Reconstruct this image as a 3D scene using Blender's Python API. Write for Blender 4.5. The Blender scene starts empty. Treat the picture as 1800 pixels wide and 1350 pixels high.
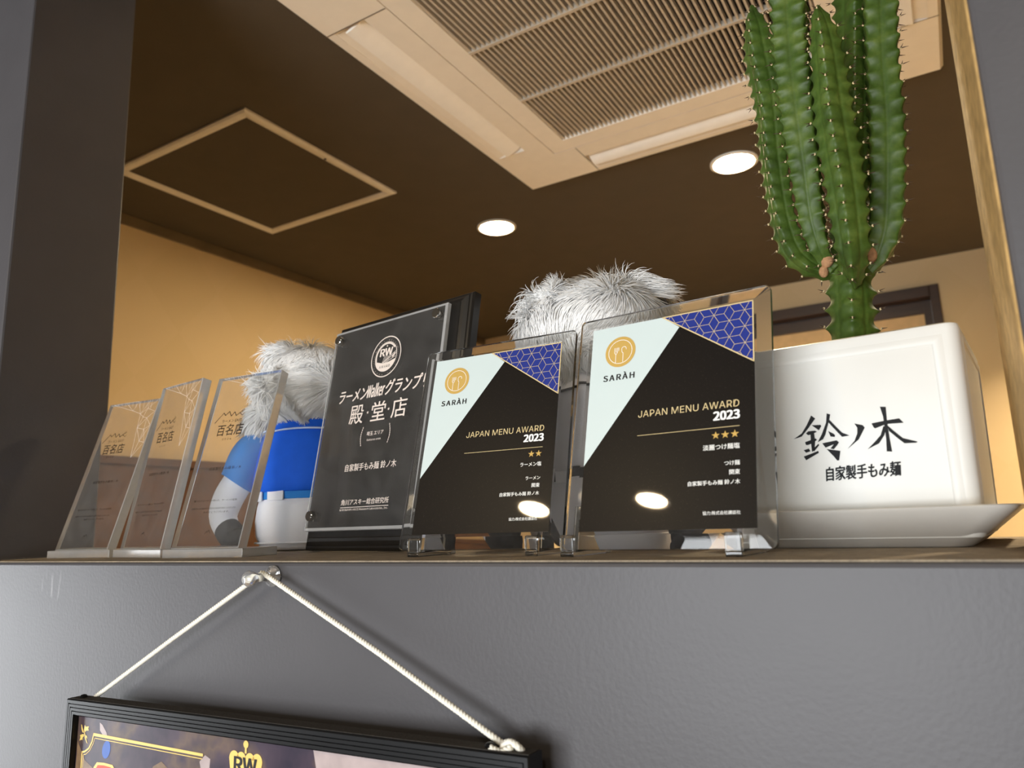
import bpy, bmesh, math, random
import numpy as np
from mathutils import Vector, Matrix

random.seed(7)
PI = math.pi
sc = bpy.context.scene
COL = sc.collection
R = math.radians

# ------------------------------------------------------------------ camera
YAW, PITCH, ROLL = R(30.78), R(10.57), R(-1.95)
fwd = Vector((-math.sin(YAW) * math.cos(PITCH), math.cos(YAW) * math.cos(PITCH), math.sin(PITCH)))
rt = Vector((math.cos(YAW), math.sin(YAW), 0))
upv = rt.cross(fwd)
cr = rt * math.cos(ROLL) + upv * math.sin(ROLL)
cu = -rt * math.sin(ROLL) + upv * math.cos(ROLL)
cam_d = bpy.data.cameras.new('camera')
cam = bpy.data.objects.new('camera', cam_d)
COL.objects.link(cam)
cam.matrix_world = Matrix(((cr.x, cu.x, -fwd.x, 0.0), (cr.y, cu.y, -fwd.y, -0.4),
                           (cr.z, cu.z, -fwd.z, 0.02457), (0, 0, 0, 1)))
cam_d.sensor_width = 36
cam_d.lens = 25.7
cam_d.clip_start = 0.01
cam_d.dof.use_dof = True
cam_d.dof.focus_distance = 0.62
cam_d.dof.aperture_fstop = 9.0
sc.camera = cam

# ------------------------------------------------------------------ view, world, daylight
sc.view_settings.view_transform = 'Standard'
sc.view_settings.look = 'None'
sc.view_settings.gamma = 1
sc.view_settings.exposure = 0.0
sc.view_settings.use_curve_mapping = False
sc.cycles.max_bounces = 18
sc.cycles.transmission_bounces = 14
sc.cycles.transparent_max_bounces = 14
sc.cycles.diffuse_bounces = 14
sc.cycles.glossy_bounces = 6
sc.cycles.sample_clamp_indirect = 4.0
sc.cycles.use_denoising = True

world = bpy.data.worlds.new('sky')
sc.world = world
world.use_nodes = True
world.node_tree.nodes['Background'].inputs[0].default_value = (0.80, 0.90, 1.0, 1)
world.node_tree.nodes['Background'].inputs[1].default_value = 0.6


def area(name, loc, rot, sx, sy, power, color, shape='RECTANGLE', spread=180):
    l = bpy.data.lights.new(name, 'AREA')
    l.shape = shape
    l.size = sx
    if shape == 'RECTANGLE':
        l.size_y = sy
    l.energy = power
    l.color = color
    l.spread = R(spread)
    o = bpy.data.objects.new(name, l)
    o.location = loc
    o.rotation_euler = rot
    COL.objects.link(o)
    return o


DAY = (0.94, 0.97, 1.0)
WARM = (1.0, 0.80, 0.53)
# daylight entering through the two windows of the front room
area('daylight_front_window', (-0.6, -3.13, -0.35), (R(90), 0, 0), 2.2, 1.5, 130, DAY)
area('daylight_side_window', (-2.93, -0.75, -0.50), (R(90), 0, R(-90)), 1.0, 1.2, 30, DAY)
# added fill lights under the dining room ceiling, unseen behind the right jamb
for (lx, ly, lw) in ((0.45, 0.95, 22.0), (1.05, 1.50, 25.0), (0.55, 2.00, 20.0)):
    area('dining_fill_light', (lx, ly, 0.872), (0, 0, 0), 0.10, 0.10, lw, WARM, 'DISK', 112)
# ceiling downlight in the front room, above and to the right of the viewer
area('front_downlight', (0.36, -1.385, 0.872), (0, 0, 0), 0.10, 0.10, 7.0, (1.0, 0.86, 0.66), 'DISK')


# ------------------------------------------------------------------ materials
def s2l(c):
    return tuple((x / 12.92 if x <= 0.04045 else ((x + 0.055) / 1.055) ** 2.4) for x in (v / 255.0 for v in c))


class NT:
    def __init__(s, name):
        s.m = bpy.data.materials.new(name)
        s.m.use_nodes = True
        s.t = s.m.node_tree
        s.b = s.t.nodes['Principled BSDF']
        s.out = s.t.nodes['Material Output']

    def n(s, typ, **kw):
        o = s.t.nodes.new(typ)
        for k, v in kw.items():
            setattr(o, k, v)
        return o

    def l(s, a, b):
        s.t.links.new(a, b)

    def coord(s, scale=(1, 1, 1), kind='Object'):
        tc = s.n('ShaderNodeTexCoord')
        mp = s.n('ShaderNodeMapping')
        mp.inputs['Scale'].default_value = scale
        s.l(tc.outputs[kind], mp.inputs['Vector'])
        return mp.outputs['Vector']

    def noise(s, vec, scale, detail=3, rough=0.5):
        o = s.n('ShaderNodeTexNoise')
        o.inputs['Scale'].default_value = scale
        o.inputs['Detail'].default_value = detail
        o.inputs['Roughness'].default_value = rough
        s.l(vec, o.inputs['Vector'])
        return o.outputs['Fac']

    def ramp(s, fac, stops):
        o = s.n('ShaderNodeValToRGB')
        e = o.color_ramp.elements
        while len(e) < len(stops):
            e.new(0.5)
        for i, (p, c) in enumerate(stops):
            e[i].position = p
            e[i].color = (*c, 1) if len(c) == 3 else c
        s.l(fac, o.inputs['Fac'])
        return o.outputs['Color']

    def bump(s, h, strength, dist=0.001):
        o = s.n('ShaderNodeBump')
        o.inputs['Strength'].default_value = strength
        o.inputs['Distance'].default_value = dist
        s.l(h, o.inputs['Height'])
        s.l(o.outputs['Normal'], s.b.inputs['Normal'])


def plain(name, col, rough=0.5, spec=0.5, metal=0.0, var=0.06, vscale=40, coat=0.0, bump=0.0, bscale=400, lin=False):
    m = NT(name)
    c = col if lin else s2l(col)
    v = m.coord()
    f = m.noise(v, vscale, 4)
    lo = tuple(x * (1 - var) for x in c)
    hi = tuple(min(1, x * (1 + var)) for x in c)
    m.l(m.ramp(f, [(0.3, lo), (0.7, hi)]), m.b.inputs['Base Color'])
    m.b.inputs['Roughness'].default_value = rough
    m.b.inputs['Specular IOR Level'].default_value = spec
    m.b.inputs['Metallic'].default_value = metal
    m.b.inputs['Coat Weight'].default_value = coat
    m.b.inputs['Coat Roughness'].default_value = 0.03
    if bump:
        m.bump(m.noise(v, bscale, 3), bump)
    return m.m


def acrylic(name, ior=1.49, dust=0.03, dustcol=(0.75, 0.72, 0.68), rough=0.0, vary=0.5):
    m = NT(name)
    g = m.n('ShaderNodeBsdfGlass')
    g.inputs['IOR'].default_value = ior
    g.inputs['Roughness'].default_value = rough
    g.inputs['Color'].default_value = (0.985, 0.988, 0.985, 1)
    d = m.n('ShaderNodeBsdfDiffuse')
    d.inputs['Color'].default_value = (*dustcol, 1)
    v = m.coord()
    f = m.noise(v, 55, 5, 0.65)
    mr = m.n('ShaderNodeMapRange')
    mr.inputs['From Min'].default_value = 0.3
    mr.inputs['From Max'].default_value = 0.75
    mr.inputs['To Min'].default_value = dust * (1 - vary)
    mr.inputs['To Max'].default_value = dust * (1 + vary)
    m.l(f, mr.inputs['Value'])
    mx = m.n('ShaderNodeMixShader')
    m.l(mr.outputs['Result'], mx.inputs['Fac'])
    m.l(g.outputs['BSDF'], mx.inputs[1])
    m.l(d.outputs['BSDF'], mx.inputs[2])
    m.l(mx.outputs['Shader'], m.out.inputs['Surface'])
    return m.m


def emissive(name, col, strength):
    m = NT(name)
    m.b.inputs['Base Color'].default_value = (0.8, 0.8, 0.8, 1)
    m.b.inputs['Emission Color'].default_value = (*col, 1)
    m.b.inputs['Emission Strength'].default_value = strength
    return m.m


def mat_partition():
    m = NT('grey_wall_paint')
    v = m.coord()
    f = m.noise(v, 9, 5, 0.6)
    base = m.ramp(f, [(0.3, s2l((73, 71, 73))), (0.7, s2l((78, 76, 78)))])
    # pale scuff marks, thin vertical streaks near the left end of the sill
    sep = m.n('ShaderNodeSeparateXYZ')
    tc = m.n('ShaderNodeTexCoord')
    m.l(tc.outputs['Object'], sep.inputs['Vector'])

    def band(sock, centre, half):
        a = m.n('ShaderNodeMath', operation='SUBTRACT')
        a.inputs[1].default_value = centre
        m.l(sock, a.inputs[0])
        b = m.n('ShaderNodeMath', operation='ABSOLUTE')
        m.l(a.outputs[0], b.inputs[0])
        c = m.n('ShaderNodeMapRange')
        c.inputs['From Min'].default_value = half
        c.inputs['From Max'].default_value = half * 0.3
        m.l(b.outputs[0], c.inputs['Value'])
        return c.outputs['Result']
    mk = m.n('ShaderNodeMath', operation='MULTIPLY')
    m.l(band(sep.outputs['X'], -0.772, 0.022), mk.inputs[0])
    m.l(band(sep.outputs['Z'], -0.028, 0.024), mk.inputs[1])
    sv = m.coord((260, 1, 26))
    sn = m.noise(sv, 1.0, 4, 0.6)
    th = m.n('ShaderNodeMapRange')
    th.inputs['From Min'].default_value = 0.56
    th.inputs['From Max'].default_value = 0.70
    m.l(sn, th.inputs['Value'])
    mk2 = m.n('ShaderNodeMath', operation='MULTIPLY')
    m.l(mk.outputs[0], mk2.inputs[0])
    m.l(th.outputs['Result'], mk2.inputs[1])
    # small pale specks of chipped paint
    vo = m.n('ShaderNodeTexVoronoi')
    vo.inputs['Scale'].default_value = 16
    m.l(tc.outputs['Object'], vo.inputs['Vector'])
    sp = m.n('ShaderNodeMath', operation='LESS_THAN')
    sp.inputs[1].default_value = 0.012
    m.l(vo.outputs['Distance'], sp.inputs[0])
    ad = m.n('ShaderNodeMath', operation='MAXIMUM')
    m.l(mk2.outputs[0], ad.inputs[0])
    spm = m.n('ShaderNodeMath', operation='MULTIPLY')
    spm.inputs[1].default_value = 0.8
    m.l(sp.outputs[0], spm.inputs[0])
    m.l(spm.outputs[0], ad.inputs[1])
    mix = m.n('ShaderNodeMix', data_type='RGBA')
    m.l(ad.outputs[0], mix.inputs['Factor'])
    m.l(base, mix.inputs['A'])
    mix.inputs['B'].default_value = (*s2l((140, 138, 138)), 1)
    m.l(mix.outputs['Result'], m.b.inputs['Base Color'])
    m.b.inputs['Roughness'].default_value = 0.42
    m.b.inputs['Specular IOR Level'].default_value = 0.35
    m.bump(m.noise(v, 330, 3), 0.22, 0.0006)
    return m.m


def mat_wallpaper():
    m = NT('cream_wallpaper')
    v = m.coord()
    sep = m.n('ShaderNodeSeparateXYZ')
    m.l(v, sep.inputs['Vector'])
    add = m.n('ShaderNodeMath', operation='ADD')
    m.l(sep.outputs['X'], add.inputs[0])
    m.l(sep.outputs['Y'], add.inputs[1])
    comb = m.n('ShaderNodeCombineXYZ')
    m.l(add.outputs[0], comb.inputs['X'])
    m.l(sep.outputs['Z'], comb.inputs['Y'])

    def tri(dx, dz):
        d = m.n('ShaderNodeVectorMath', operation='DOT_PRODUCT')
        m.l(comb.outputs['Vector'], d.inputs[0])
        d.inputs[1].default_value = (dx, dz, 0)
        fl = m.n('ShaderNodeMath', operation='FLOOR')
        m.l(d.outputs['Value'], fl.inputs[0])
        return fl.outputs[0]
    a = tri(4.0, 3.4)
    b = tri(-4.0, 3.4)
    s = m.n('ShaderNodeMath', operation='ADD')
    m.l(a, s.inputs[0])
    m.l(b, s.inputs[1])
    mo = m.n('ShaderNodeMath', operation='PINGPONG')
    mo.inputs[1].default_value = 1
    m.l(s.outputs[0], mo.inputs[0])
    m.l(m.ramp(mo.outputs[0], [(0.0, s2l((208, 184, 142))), (1.0, s2l((210, 186, 145)))]), m.b.inputs['Base Color'])
    m.b.inputs['Roughness'].default_value = 0.75
    m.bump(m.noise(v, 300, 3), 0.15, 0.0008)
    return m.m


def mat_wood(name, c1, c2, scale=(3, 30, 3), rough=0.4):
    m = NT(name)
    v = m.coord(scale)
    f = m.noise(v, 4, 6, 0.6)
    m.l(m.ramp(f, [(0.3, s2l(c1)), (0.7, s2l(c2))]), m.b.inputs['Base Color'])
    m.b.inputs['Roughness'].default_value = rough
    m.bump(f, 0.1, 0.0006)
    return m.m


def mat_sill():
    m = NT('dusty_sill')
    v = m.coord()
    f = m.noise(v, 60, 6, 0.7)
    g = m.noise(v, 900, 4, 0.7)
    mx = m.n('ShaderNodeMath', operation='MULTIPLY_ADD')
    mx.inputs[1].default_value = 0.5
    m.l(g, mx.inputs[0])
    hf = m.n('ShaderNodeMath', operation='MULTIPLY')
    hf.inputs[1].default_value = 0.5
    m.l(f, hf.inputs[0])
    m.l(hf.outputs[0], mx.inputs[2])
    m.l(m.ramp(mx.outputs[0], [(0.33, s2l((112, 102, 90))), (0.5, s2l((152, 138, 118))), (0.68, s2l((184, 166, 140)))]), m.b.inputs['Base Color'])
    m.b.inputs['Roughness'].default_value = 0.85
    m.bump(g, 0.6, 0.0006)
    return m.m


def mat_cactus():
    m = NT('cactus_skin')
    v = m.coord()
    f = m.noise(v, 60, 6, 0.65)
    m.l(m.ramp(f, [(0.25, s2l((42, 60, 16))), (0.5, s2l((64, 86, 28))), (0.8, s2l((98, 114, 48)))]), m.b.inputs['Base Color'])
    m.b.inputs['Roughness'].default_value = 0.5
    m.b.inputs['Specular IOR Level'].default_value = 0.35
    m.b.inputs['Subsurface Weight'].default_value = 0.15
    m.b.inputs['Subsurface Radius'].default_value = (0.004, 0.006, 0.002)
    m.b.inputs['Subsurface Scale'].default_value = 1.0
    m.bump(m.noise(v, 240, 4), 0.25, 0.0006)
    return m.m


def mat_print_black():
    m = NT('black_print')
    v = m.coord()
    vo = m.n('ShaderNodeTexVoronoi')
    vo.inputs['Scale'].default_value = 1400
    m.l(v, vo.inputs['Vector'])
    k = m.n('ShaderNodeMath', operation='LESS_THAN')
    k.inputs[1].default_value = 0.16
    m.l(vo.outputs['Distance'], k.inputs[0])
    nz = m.noise(v, 700, 2)
    k2 = m.n('ShaderNodeMath', operation='GREATER_THAN')
    k2.inputs[1].default_value = 0.56
    m.l(nz, k2.inputs[0])
    mu = m.n('ShaderNodeMath', operation='MULTIPLY')
    m.l(k.outputs[0], mu.inputs[0])
    m.l(k2.outputs[0], mu.inputs[1])
    m.l(m.ramp(mu.outputs[0], [(0.0, s2l((23, 20, 18))), (1.0, s2l((80, 70, 58)))]), m.b.inputs['Base Color'])
    m.b.inputs['Roughness'].default_value = 0.33
    m.b.inputs['Specular IOR Level'].default_value = 0.12
    m.b.inputs['Coat Weight'].default_value = 1.0
    m.b.inputs['Coat Roughness'].default_value = 0.02
    m.b.inputs['Coat IOR'].default_value = 1.42
    return m.m


def mat_fur():
    m = NT('white_fur')
    v = m.coord()
    f = m.noise(v, 25, 3)
    c = m.ramp(f, [(0.3, s2l((251, 250, 247))), (0.7, s2l((254, 253, 251)))])
    d = m.n('ShaderNodeBsdfDiffuse')
    t = m.n('ShaderNodeBsdfTranslucent')
    m.l(c, d.inputs['Color'])
    m.l(c, t.inputs['Color'])
    mx = m.n('ShaderNodeMixShader')
    mx.inputs['Fac'].default_value = 0.10
    m.l(d.outputs['BSDF'], mx.inputs[1])
    m.l(t.outputs['BSDF'], mx.inputs[2])
    m.l(mx.outputs['Shader'], m.out.inputs['Surface'])
    return m.m


def mat_poster():
    m = NT('poster_print')
    v = m.coord()
    f = m.noise(v, 18, 4, 0.55)
    f2 = m.noise(v, 42, 3, 0.5)
    a = m.ramp(f, [(0.38, s2l((38, 32, 50))), (0.52, s2l((58, 48, 62))), (0.62, s2l((96, 78, 66))), (0.72, s2l((50, 42, 60)))])
    b = m.ramp(f2, [(0.40, (0, 0, 0)), (0.62, s2l((70, 52, 56)))])
    mix = m.n('ShaderNodeMix', data_type='RGBA', blend_type='SCREEN')
    mix.inputs['Factor'].default_value = 0.4
    m.l(a, mix.inputs['A'])
    m.l(b, mix.inputs['B'])
    m.l(mix.outputs['Result'], m.b.inputs['Base Color'])
    m.b.inputs['Roughness'].default_value = 0.3
    m.b.inputs['Coat Weight'].default_value = 1.0
    m.b.inputs['Coat Roughness'].default_value = 0.04
    return m.m


M = {}
M['wall'] = mat_partition()
M['paper'] = mat_wallpaper()
M['ceil'] = plain('brown_ceiling_paper', (80, 71, 58), 0.8, 0.2, var=0.04, vscale=15, bump=0.15, bscale=250)
M['floor'] = mat_wood('floor_boards', (186, 176, 160), (206, 196, 180), (2, 14, 2), 0.45)
M['frontfloor'] = mat_wood('front_floor_boards', (120, 104, 88), (140, 122, 104), (2, 14, 2), 0.5)
M['plaster'] = plain('front_room_plaster', (84, 80, 76), 0.8, 0.2)
M['wains'] = mat_wood('dark_wainscot_wood', (74, 48, 36), (98, 66, 48), (20, 3, 3), 0.4)
M['darkwood'] = mat_wood('dark_door_wood', (46, 29, 15), (60, 38, 20), (3, 3, 20), 0.45)
M['doorlight'] = plain('pale_door_panel', (226, 190, 138), 0.6, 0.3)
M['sill'] = mat_sill()
M['jamb'] = plain('worn_lamplit_plaster', (176, 142, 88), 0.75, 0.25, var=0.25, vscale=90, bump=0.4, bscale=300)  # worn tan plaster, its colour lightened in place of lamp light
M['acplastic'] = plain('cream_plastic', (232, 222, 206), 0.45, 0.4, var=0.02)
M['acflap'] = plain('white_plastic', (240, 234, 224), 0.4, 0.4, var=0.02)
M['acgrille'] = plain('grey_cream_plastic', (186, 174, 156), 0.5, 0.4, var=0.02)
M['acdark'] = plain('dark_filter', (22, 18, 15), 0.8, 0.2)
M['alu'] = plain('anodised_trim', (218, 210, 196), 0.45, 0.5, 0.0, var=0.05)
M['cornice'] = mat_wood('cornice_wood', (96, 82, 62), (112, 96, 74), (20, 3, 3), 0.6)
M['lamp'] = emissive('lamp_diffuser', (1.0, 0.79, 0.50), 560.0)
M['lampfront'] = emissive('front_lamp_diffuser', (1.0, 0.75, 0.43), 330.0)
M['lampring'] = plain('lamp_trim', (236, 228, 214), 0.4)
M['acr'] = acrylic('clear_acrylic', 1.49, 0.045)
M['acr2'] = acrylic('clear_acrylic_sheet', 1.45, 0.03)
M['acredge'] = acrylic('matt_highlit_acrylic_edge', 1.45, 0.30, (0.95, 0.93, 0.90), 0.12, 0.08)  # matt cut edges, whitened to paint in their bright reflections
M['glass'] = acrylic('clear_glass', 1.5, 0.012)
M['foot'] = acrylic('clear_stand_acrylic', 1.49, 0.02)
M['black'] = mat_print_black()
M['mint'] = plain('pale_mint_print', (202, 214, 211), 0.3, 0.3, var=0.01, coat=0.6)
M['blue'] = plain('navy_print', (38, 52, 128), 0.3, 0.3, var=0.04, coat=0.6)
M['gold'] = plain('gold_print', (196, 160, 84), 0.35, 0.5, var=0.03, coat=0.4)
M['goldline'] = plain('pale_gold_print', (214, 192, 142), 0.35, 0.5, var=0.02)
M['white'] = plain('white_print', (244, 242, 236), 0.4, 0.4, var=0.01)
M['ink'] = plain('black_ink', (22, 20, 20), 0.5, 0.3)
M['printbrown'] = plain('dark_brown_print', (36, 26, 18), 0.5, 0.3)
M['engrave'] = plain('engraved_lettering', (222, 208, 196), 0.5, 0.4, var=0.02)
M['frost'] = plain('engraved_line', (236, 232, 226), 0.5, 0.4, var=0.02)
M['board'] = mat_wood('black_lacquered_wood', (24, 22, 20), (34, 31, 28), (40, 3, 3), 0.35)
M['chrome'] = plain('polished_steel', (206, 204, 200), 0.12, 0.5, 1.0, var=0.02)
M['pot'] = plain('white_glazed_ceramic', (218, 217, 211), 0.42, 0.4, var=0.015, vscale=30)
M['saucer'] = plain('white_matt_ceramic', (206, 202, 194), 0.4, 0.4, var=0.03, vscale=60)
M['brush'] = plain('brush_ink', (20, 21, 22), 0.6, 0.2, var=0.2, vscale=300)
M['soil'] = plain('potting_soil', (52, 38, 26), 0.95, 0.1, var=0.4, vscale=200, bump=0.8, bscale=300)
M['cactus'] = mat_cactus()
M['spine'] = plain('cactus_spine', (66, 46, 30), 0.5)
M['areole'] = plain('pale_areole', (206, 186, 142), 0.45)
M['cork'] = plain('corky_callus', (170, 128, 92), 0.85, 0.2, var=0.25, vscale=300, bump=0.6, bscale=500)
M['fur'] = mat_fur()
M['jersey'] = plain('blue_jersey_cloth', (28, 92, 210), 0.7, 0.2, var=0.05, vscale=60, bump=0.2, bscale=900)
M['sleeve'] = plain('mid_blue_cloth', (44, 124, 200), 0.7, 0.2, var=0.05, bump=0.2, bscale=900)
M['cloth'] = plain('white_cloth', (236, 236, 240), 0.75, 0.2, var=0.02, bump=0.2, bscale=800)
M['greycloth'] = plain('pale_grey_cloth', (222, 222, 228), 0.75, 0.2, var=0.03, bump=0.2, bscale=800)
M['piping'] = plain('pale_blue_piping', (196, 214, 244), 0.7)
M['darkcloth'] = plain('charcoal_cloth', (58, 58, 60), 0.85, 0.2, var=0.08, bump=0.2, bscale=800)
M['frame'] = plain('black_aluminium', (15, 15, 16), 0.35, 0.3, var=0.1)
M['framefelt'] = plain('dusty_black_edge', (66, 62, 58), 0.9, 0.2, var=0.3, vscale=700, bump=0.5, bscale=900)
M['poster'] = mat_poster()
M['postergold'] = plain('poster_gold', (236, 200, 112), 0.3, 0.5, var=0.03, coat=0.5)
M['posterwhite'] = plain('poster_white', (236, 230, 222), 0.3, 0.5, coat=0.5)
M['posterred'] = plain('poster_red', (206, 62, 30), 0.3, 0.5, var=0.1, coat=0.5)
M['posterblue'] = plain('poster_blue', (40, 88, 170), 0.3, 0.5, var=0.15, coat=0.5)
M['posterbrown'] = plain('poster_brown', (124, 100, 76), 0.3, 0.5, var=0.2, vscale=150, coat=0.5)
M['posterpale'] = plain('poster_pale', (176, 160, 158), 0.3, 0.5, var=0.1, vscale=80, coat=0.5)
M['cord'] = plain('white_cord', (238, 234, 220), 0.7, 0.2, var=0.03)
M['pin'] = acrylic('clear_pin_plastic', 1.49, 0.12, (0.9, 0.9, 0.9))


# ------------------------------------------------------------------ mesh helpers
class MB:
    def __init__(s):
        s.v, s.f, s.mi = [], [], []

    def add(s, verts, faces, mi=0, mat=None):
        o = len(s.v)
        if mat is not None:
            verts = [tuple(mat @ Vector(p)) for p in verts]
        s.v += [tuple(p) for p in verts]
        s.f += [tuple(i + o for i in f) for f in faces]
        s.mi += [mi] * len(faces)
        return s

    def box(s, a, b, mi=0, mat=None):
        x0, y0, z0 = a
        x1, y1, z1 = b
        vs = [(x0, y0, z0), (x1, y0, z0), (x1, y1, z0), (x0, y1, z0), (x0, y0, z1), (x1, y0, z1), (x1, y1, z1), (x0, y1, z1)]
        return s.add(vs, [(3, 2, 1, 0), (4, 5, 6, 7), (0, 1, 5, 4), (1, 2, 6, 5), (2, 3, 7, 6), (3, 0, 4, 7)], mi, mat)

    def flat(s, poly, z=0.0, mi=0, mat=None):
        return s.add([(x, y, z) for x, y in poly], [tuple(range(len(poly)))], mi, mat)

    def prism(s, poly, z0, z1, mi=0, mat=None):
        n = len(poly)
        vs = [(x, y, z0) for x, y in poly] + [(x, y, z1) for x, y in poly]
        fs = [tuple(range(n))[::-1], tuple(range(n, 2 * n))]
        fs += [(i, (i + 1) % n, n + (i + 1) % n, n + i) for i in range(n)]
        return s.add(vs, fs, mi, mat)

    def rings(s, rings, caps=True, mi=0, mat=None, closed=True):
        n = len(rings[0])
        vs = [p for r in rings for p in r]
        fs = []
        for k in range(len(rings) - 1):
            for i in range(n if closed else n - 1):
                j = (i + 1) % n
                fs.append((k * n + i, k * n + j, (k + 1) * n + j, (k + 1) * n + i))
        if caps:
            fs.append(tuple(range(n))[::-1])
            fs.append(tuple(range((len(rings) - 1) * n, len(rings) * n)))
        return s.add(vs, fs, mi, mat)

    def tube(s, pts, rad, n=10, mi=0, mat=None):
        pts = [Vector(p) for p in pts]
        rs = rad if isinstance(rad, (list, tuple)) else [rad] * len(pts)
        rings = []
        ref = None
        for i, p in enumerate(pts):
            t = (pts[min(i + 1, len(pts) - 1)] - pts[max(i - 1, 0)]).normalized()
            if ref is None:
                ref = t.orthogonal().normalized()
            ref = (ref - t * ref.dot(t)).normalized()
            b = t.cross(ref)
            rings.append([tuple(p + (ref * math.cos(2 * PI * k / n) + b * math.sin(2 * PI * k / n)) * rs[i]) for k in range(n)])
        return s.rings(rings, True, mi, mat)

    def lathe(s, prof, n=32, mi=0, mat=None):
        rings = [[(r * math.cos(2 * PI * k / n), r * math.sin(2 * PI * k / n), z) for k in range(n)] for r, z in prof]
        return s.rings(rings, True, mi, mat)

    def ball(s, c, r, n=16, m=10, mi=0, mat=None):
        rx, ry, rz = r if isinstance(r, (tuple, list)) else (r, r, r)
        rings = []
        for j in range(m + 1):
            a = -PI / 2 + PI * (j + 0.001) / (m + 0.002)
            rings.append([(c[0] + rx * math.cos(a) * math.cos(2 * PI * k / n), c[1] + ry * math.cos(a) * math.sin(2 * PI * k / n), c[2] + rz * math.sin(a)) for k in range(n)])
        return s.rings(rings, True, mi, mat)

    def line(s, a, b, w, z=0.0, mi=0):
        a = Vector((a[0], a[1]))
        b = Vector((b[0], b[1]))
        d = b - a
        if d.length < 1e-7:
            return s
        d.normalize()
        p = Vector((-d.y, d.x)) * w / 2
        return s.flat([tuple(a - p), tuple(b - p), tuple(b + p), tuple(a + p)], z, mi)

    def poly_line(s, pts, w, z=0.0, mi=0):
        for a, b in zip(pts[:-1], pts[1:]):
            s.line(a, b, w, z, mi)
        return s

    def annulus(s, c, r0, r1, z=0.0, n=64, a0=0.0, a1=2 * PI, mi=0):
        vs, fs = [], []
        for k in range(n + 1):
            a = a0 + (a1 - a0) * k / n
            vs += [(c[0] + r0 * math.cos(a), c[1] + r0 * math.sin(a), z), (c[0] + r1 * math.cos(a), c[1] + r1 * math.sin(a), z)]
        for k in range(n):
            fs.append((2 * k, 2 * k + 1, 2 * k + 3, 2 * k + 2))
        return s.add(vs, fs, mi)

    def build(s, name, mats, parent=None, smooth=False, bevel=0.0, seg=2, angle=40):
        me = bpy.data.meshes.new(name)
        me.from_pydata(s.v, [], s.f)
        for m in (mats if isinstance(mats, (list, tuple)) else [mats]):
            me.materials.append(m)
        me.polygons.foreach_set('material_index', s.mi)
        if smooth:
            me.polygons.foreach_set('use_smooth', [True] * len(me.polygons))
            if smooth == 'auto':
                me.set_sharp_from_angle(angle=R(angle))
        me.update()
        o = bpy.data.objects.new(name, me)
        COL.objects.link(o)
        if parent:
            o.parent = parent
        if bevel:
            b = o.modifiers.new('bevel', 'BEVEL')
            b.width = bevel
            b.segments = seg
            b.limit_method = 'ANGLE'
            b.angle_limit = R(35)
            b.harden_normals = False
        return o


def disc(c, r, n=48):
    return [(c[0] + r * math.cos(2 * PI * k / n), c[1] + r * math.sin(2 * PI * k / n)) for k in range(n)]


def star(c, r, k=0.4):
    return [(c[0] + (r if i % 2 == 0 else r * k) * math.sin(PI * i / 5), c[1] + (r if i % 2 == 0 else r * k) * math.cos(PI * i / 5)) for i in range(10)]


def rrect(w, h, r, n=6):
    out = []
    for cx, cy, a in ((w - r, h - r, 0), (-w + r, h - r, 90), (-w + r, -h + r, 180), (w - r, -h + r, 270)):
        for i in range(n + 1):
            t = R(a + 90 * i / n)
            out.append((cx + r * math.cos(t), cy + r * math.sin(t)))
    return out


def empty(name, label=None, cat=None, group=None, mat=None):
    o = bpy.data.objects.new(name, None)
    o.empty_display_size = 0.02
    COL.objects.link(o)
    if mat is not None:
        o.matrix_world = mat
    return tag(o, label, cat, group)


def tag(o, label=None, cat=None, group=None, kind=None):
    if label:
        o['label'] = label
    if cat:
        o['category'] = cat
    if group:
        o['group'] = group
    if kind:
        o['kind'] = kind
    return o


def structure(o):
    o['kind'] = 'structure'
    return o


def bundled(fname):
    """a typeface that ships inside Blender itself"""
    try:
        import os
        return bpy.data.fonts.load(os.path.join(bpy.utils.system_resource('DATAFILES', path='fonts'), fname))
    except Exception:
        return None


SANS = bundled('Inter.woff2')
GOTHIC = bundled('Noto Sans CJK Regular.woff2')


def glyphs(body, bold=0.0, shear=0.0, spacing=1.0, gothic=False):
    """outline of a line of writing as (verts, faces), flat in XY"""
    cu_ = bpy.data.curves.new('t', 'FONT')
    cu_.body = body
    if SANS and max(map(ord, body)) < 0x250 and bold < 0.004 and not gothic:
        cu_.font = SANS
    elif GOTHIC and max(map(ord, body)) < 0x250:
        cu_.font = GOTHIC
    cu_.size = 1.0
    cu_.offset = bold
    cu_.shear = shear
    cu_.space_character = spacing
    cu_.resolution_u = 4
    cu_.fill_mode = 'FRONT'
    ob = bpy.data.objects.new('t', cu_)
    COL.objects.link(ob)
    bpy.context.view_layer.update()
    dg = bpy.context.evaluated_depsgraph_get()
    me = ob.evaluated_get(dg).to_mesh()
    vs = [tuple(v.co) for v in me.vertices]
    fs = [tuple(p.vertices) for p in me.polygons]
    ob.evaluated_get(dg).to_mesh_clear()
    bpy.data.objects.remove(ob)
    bpy.data.curves.remove(cu_)
    return vs, fs


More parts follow.
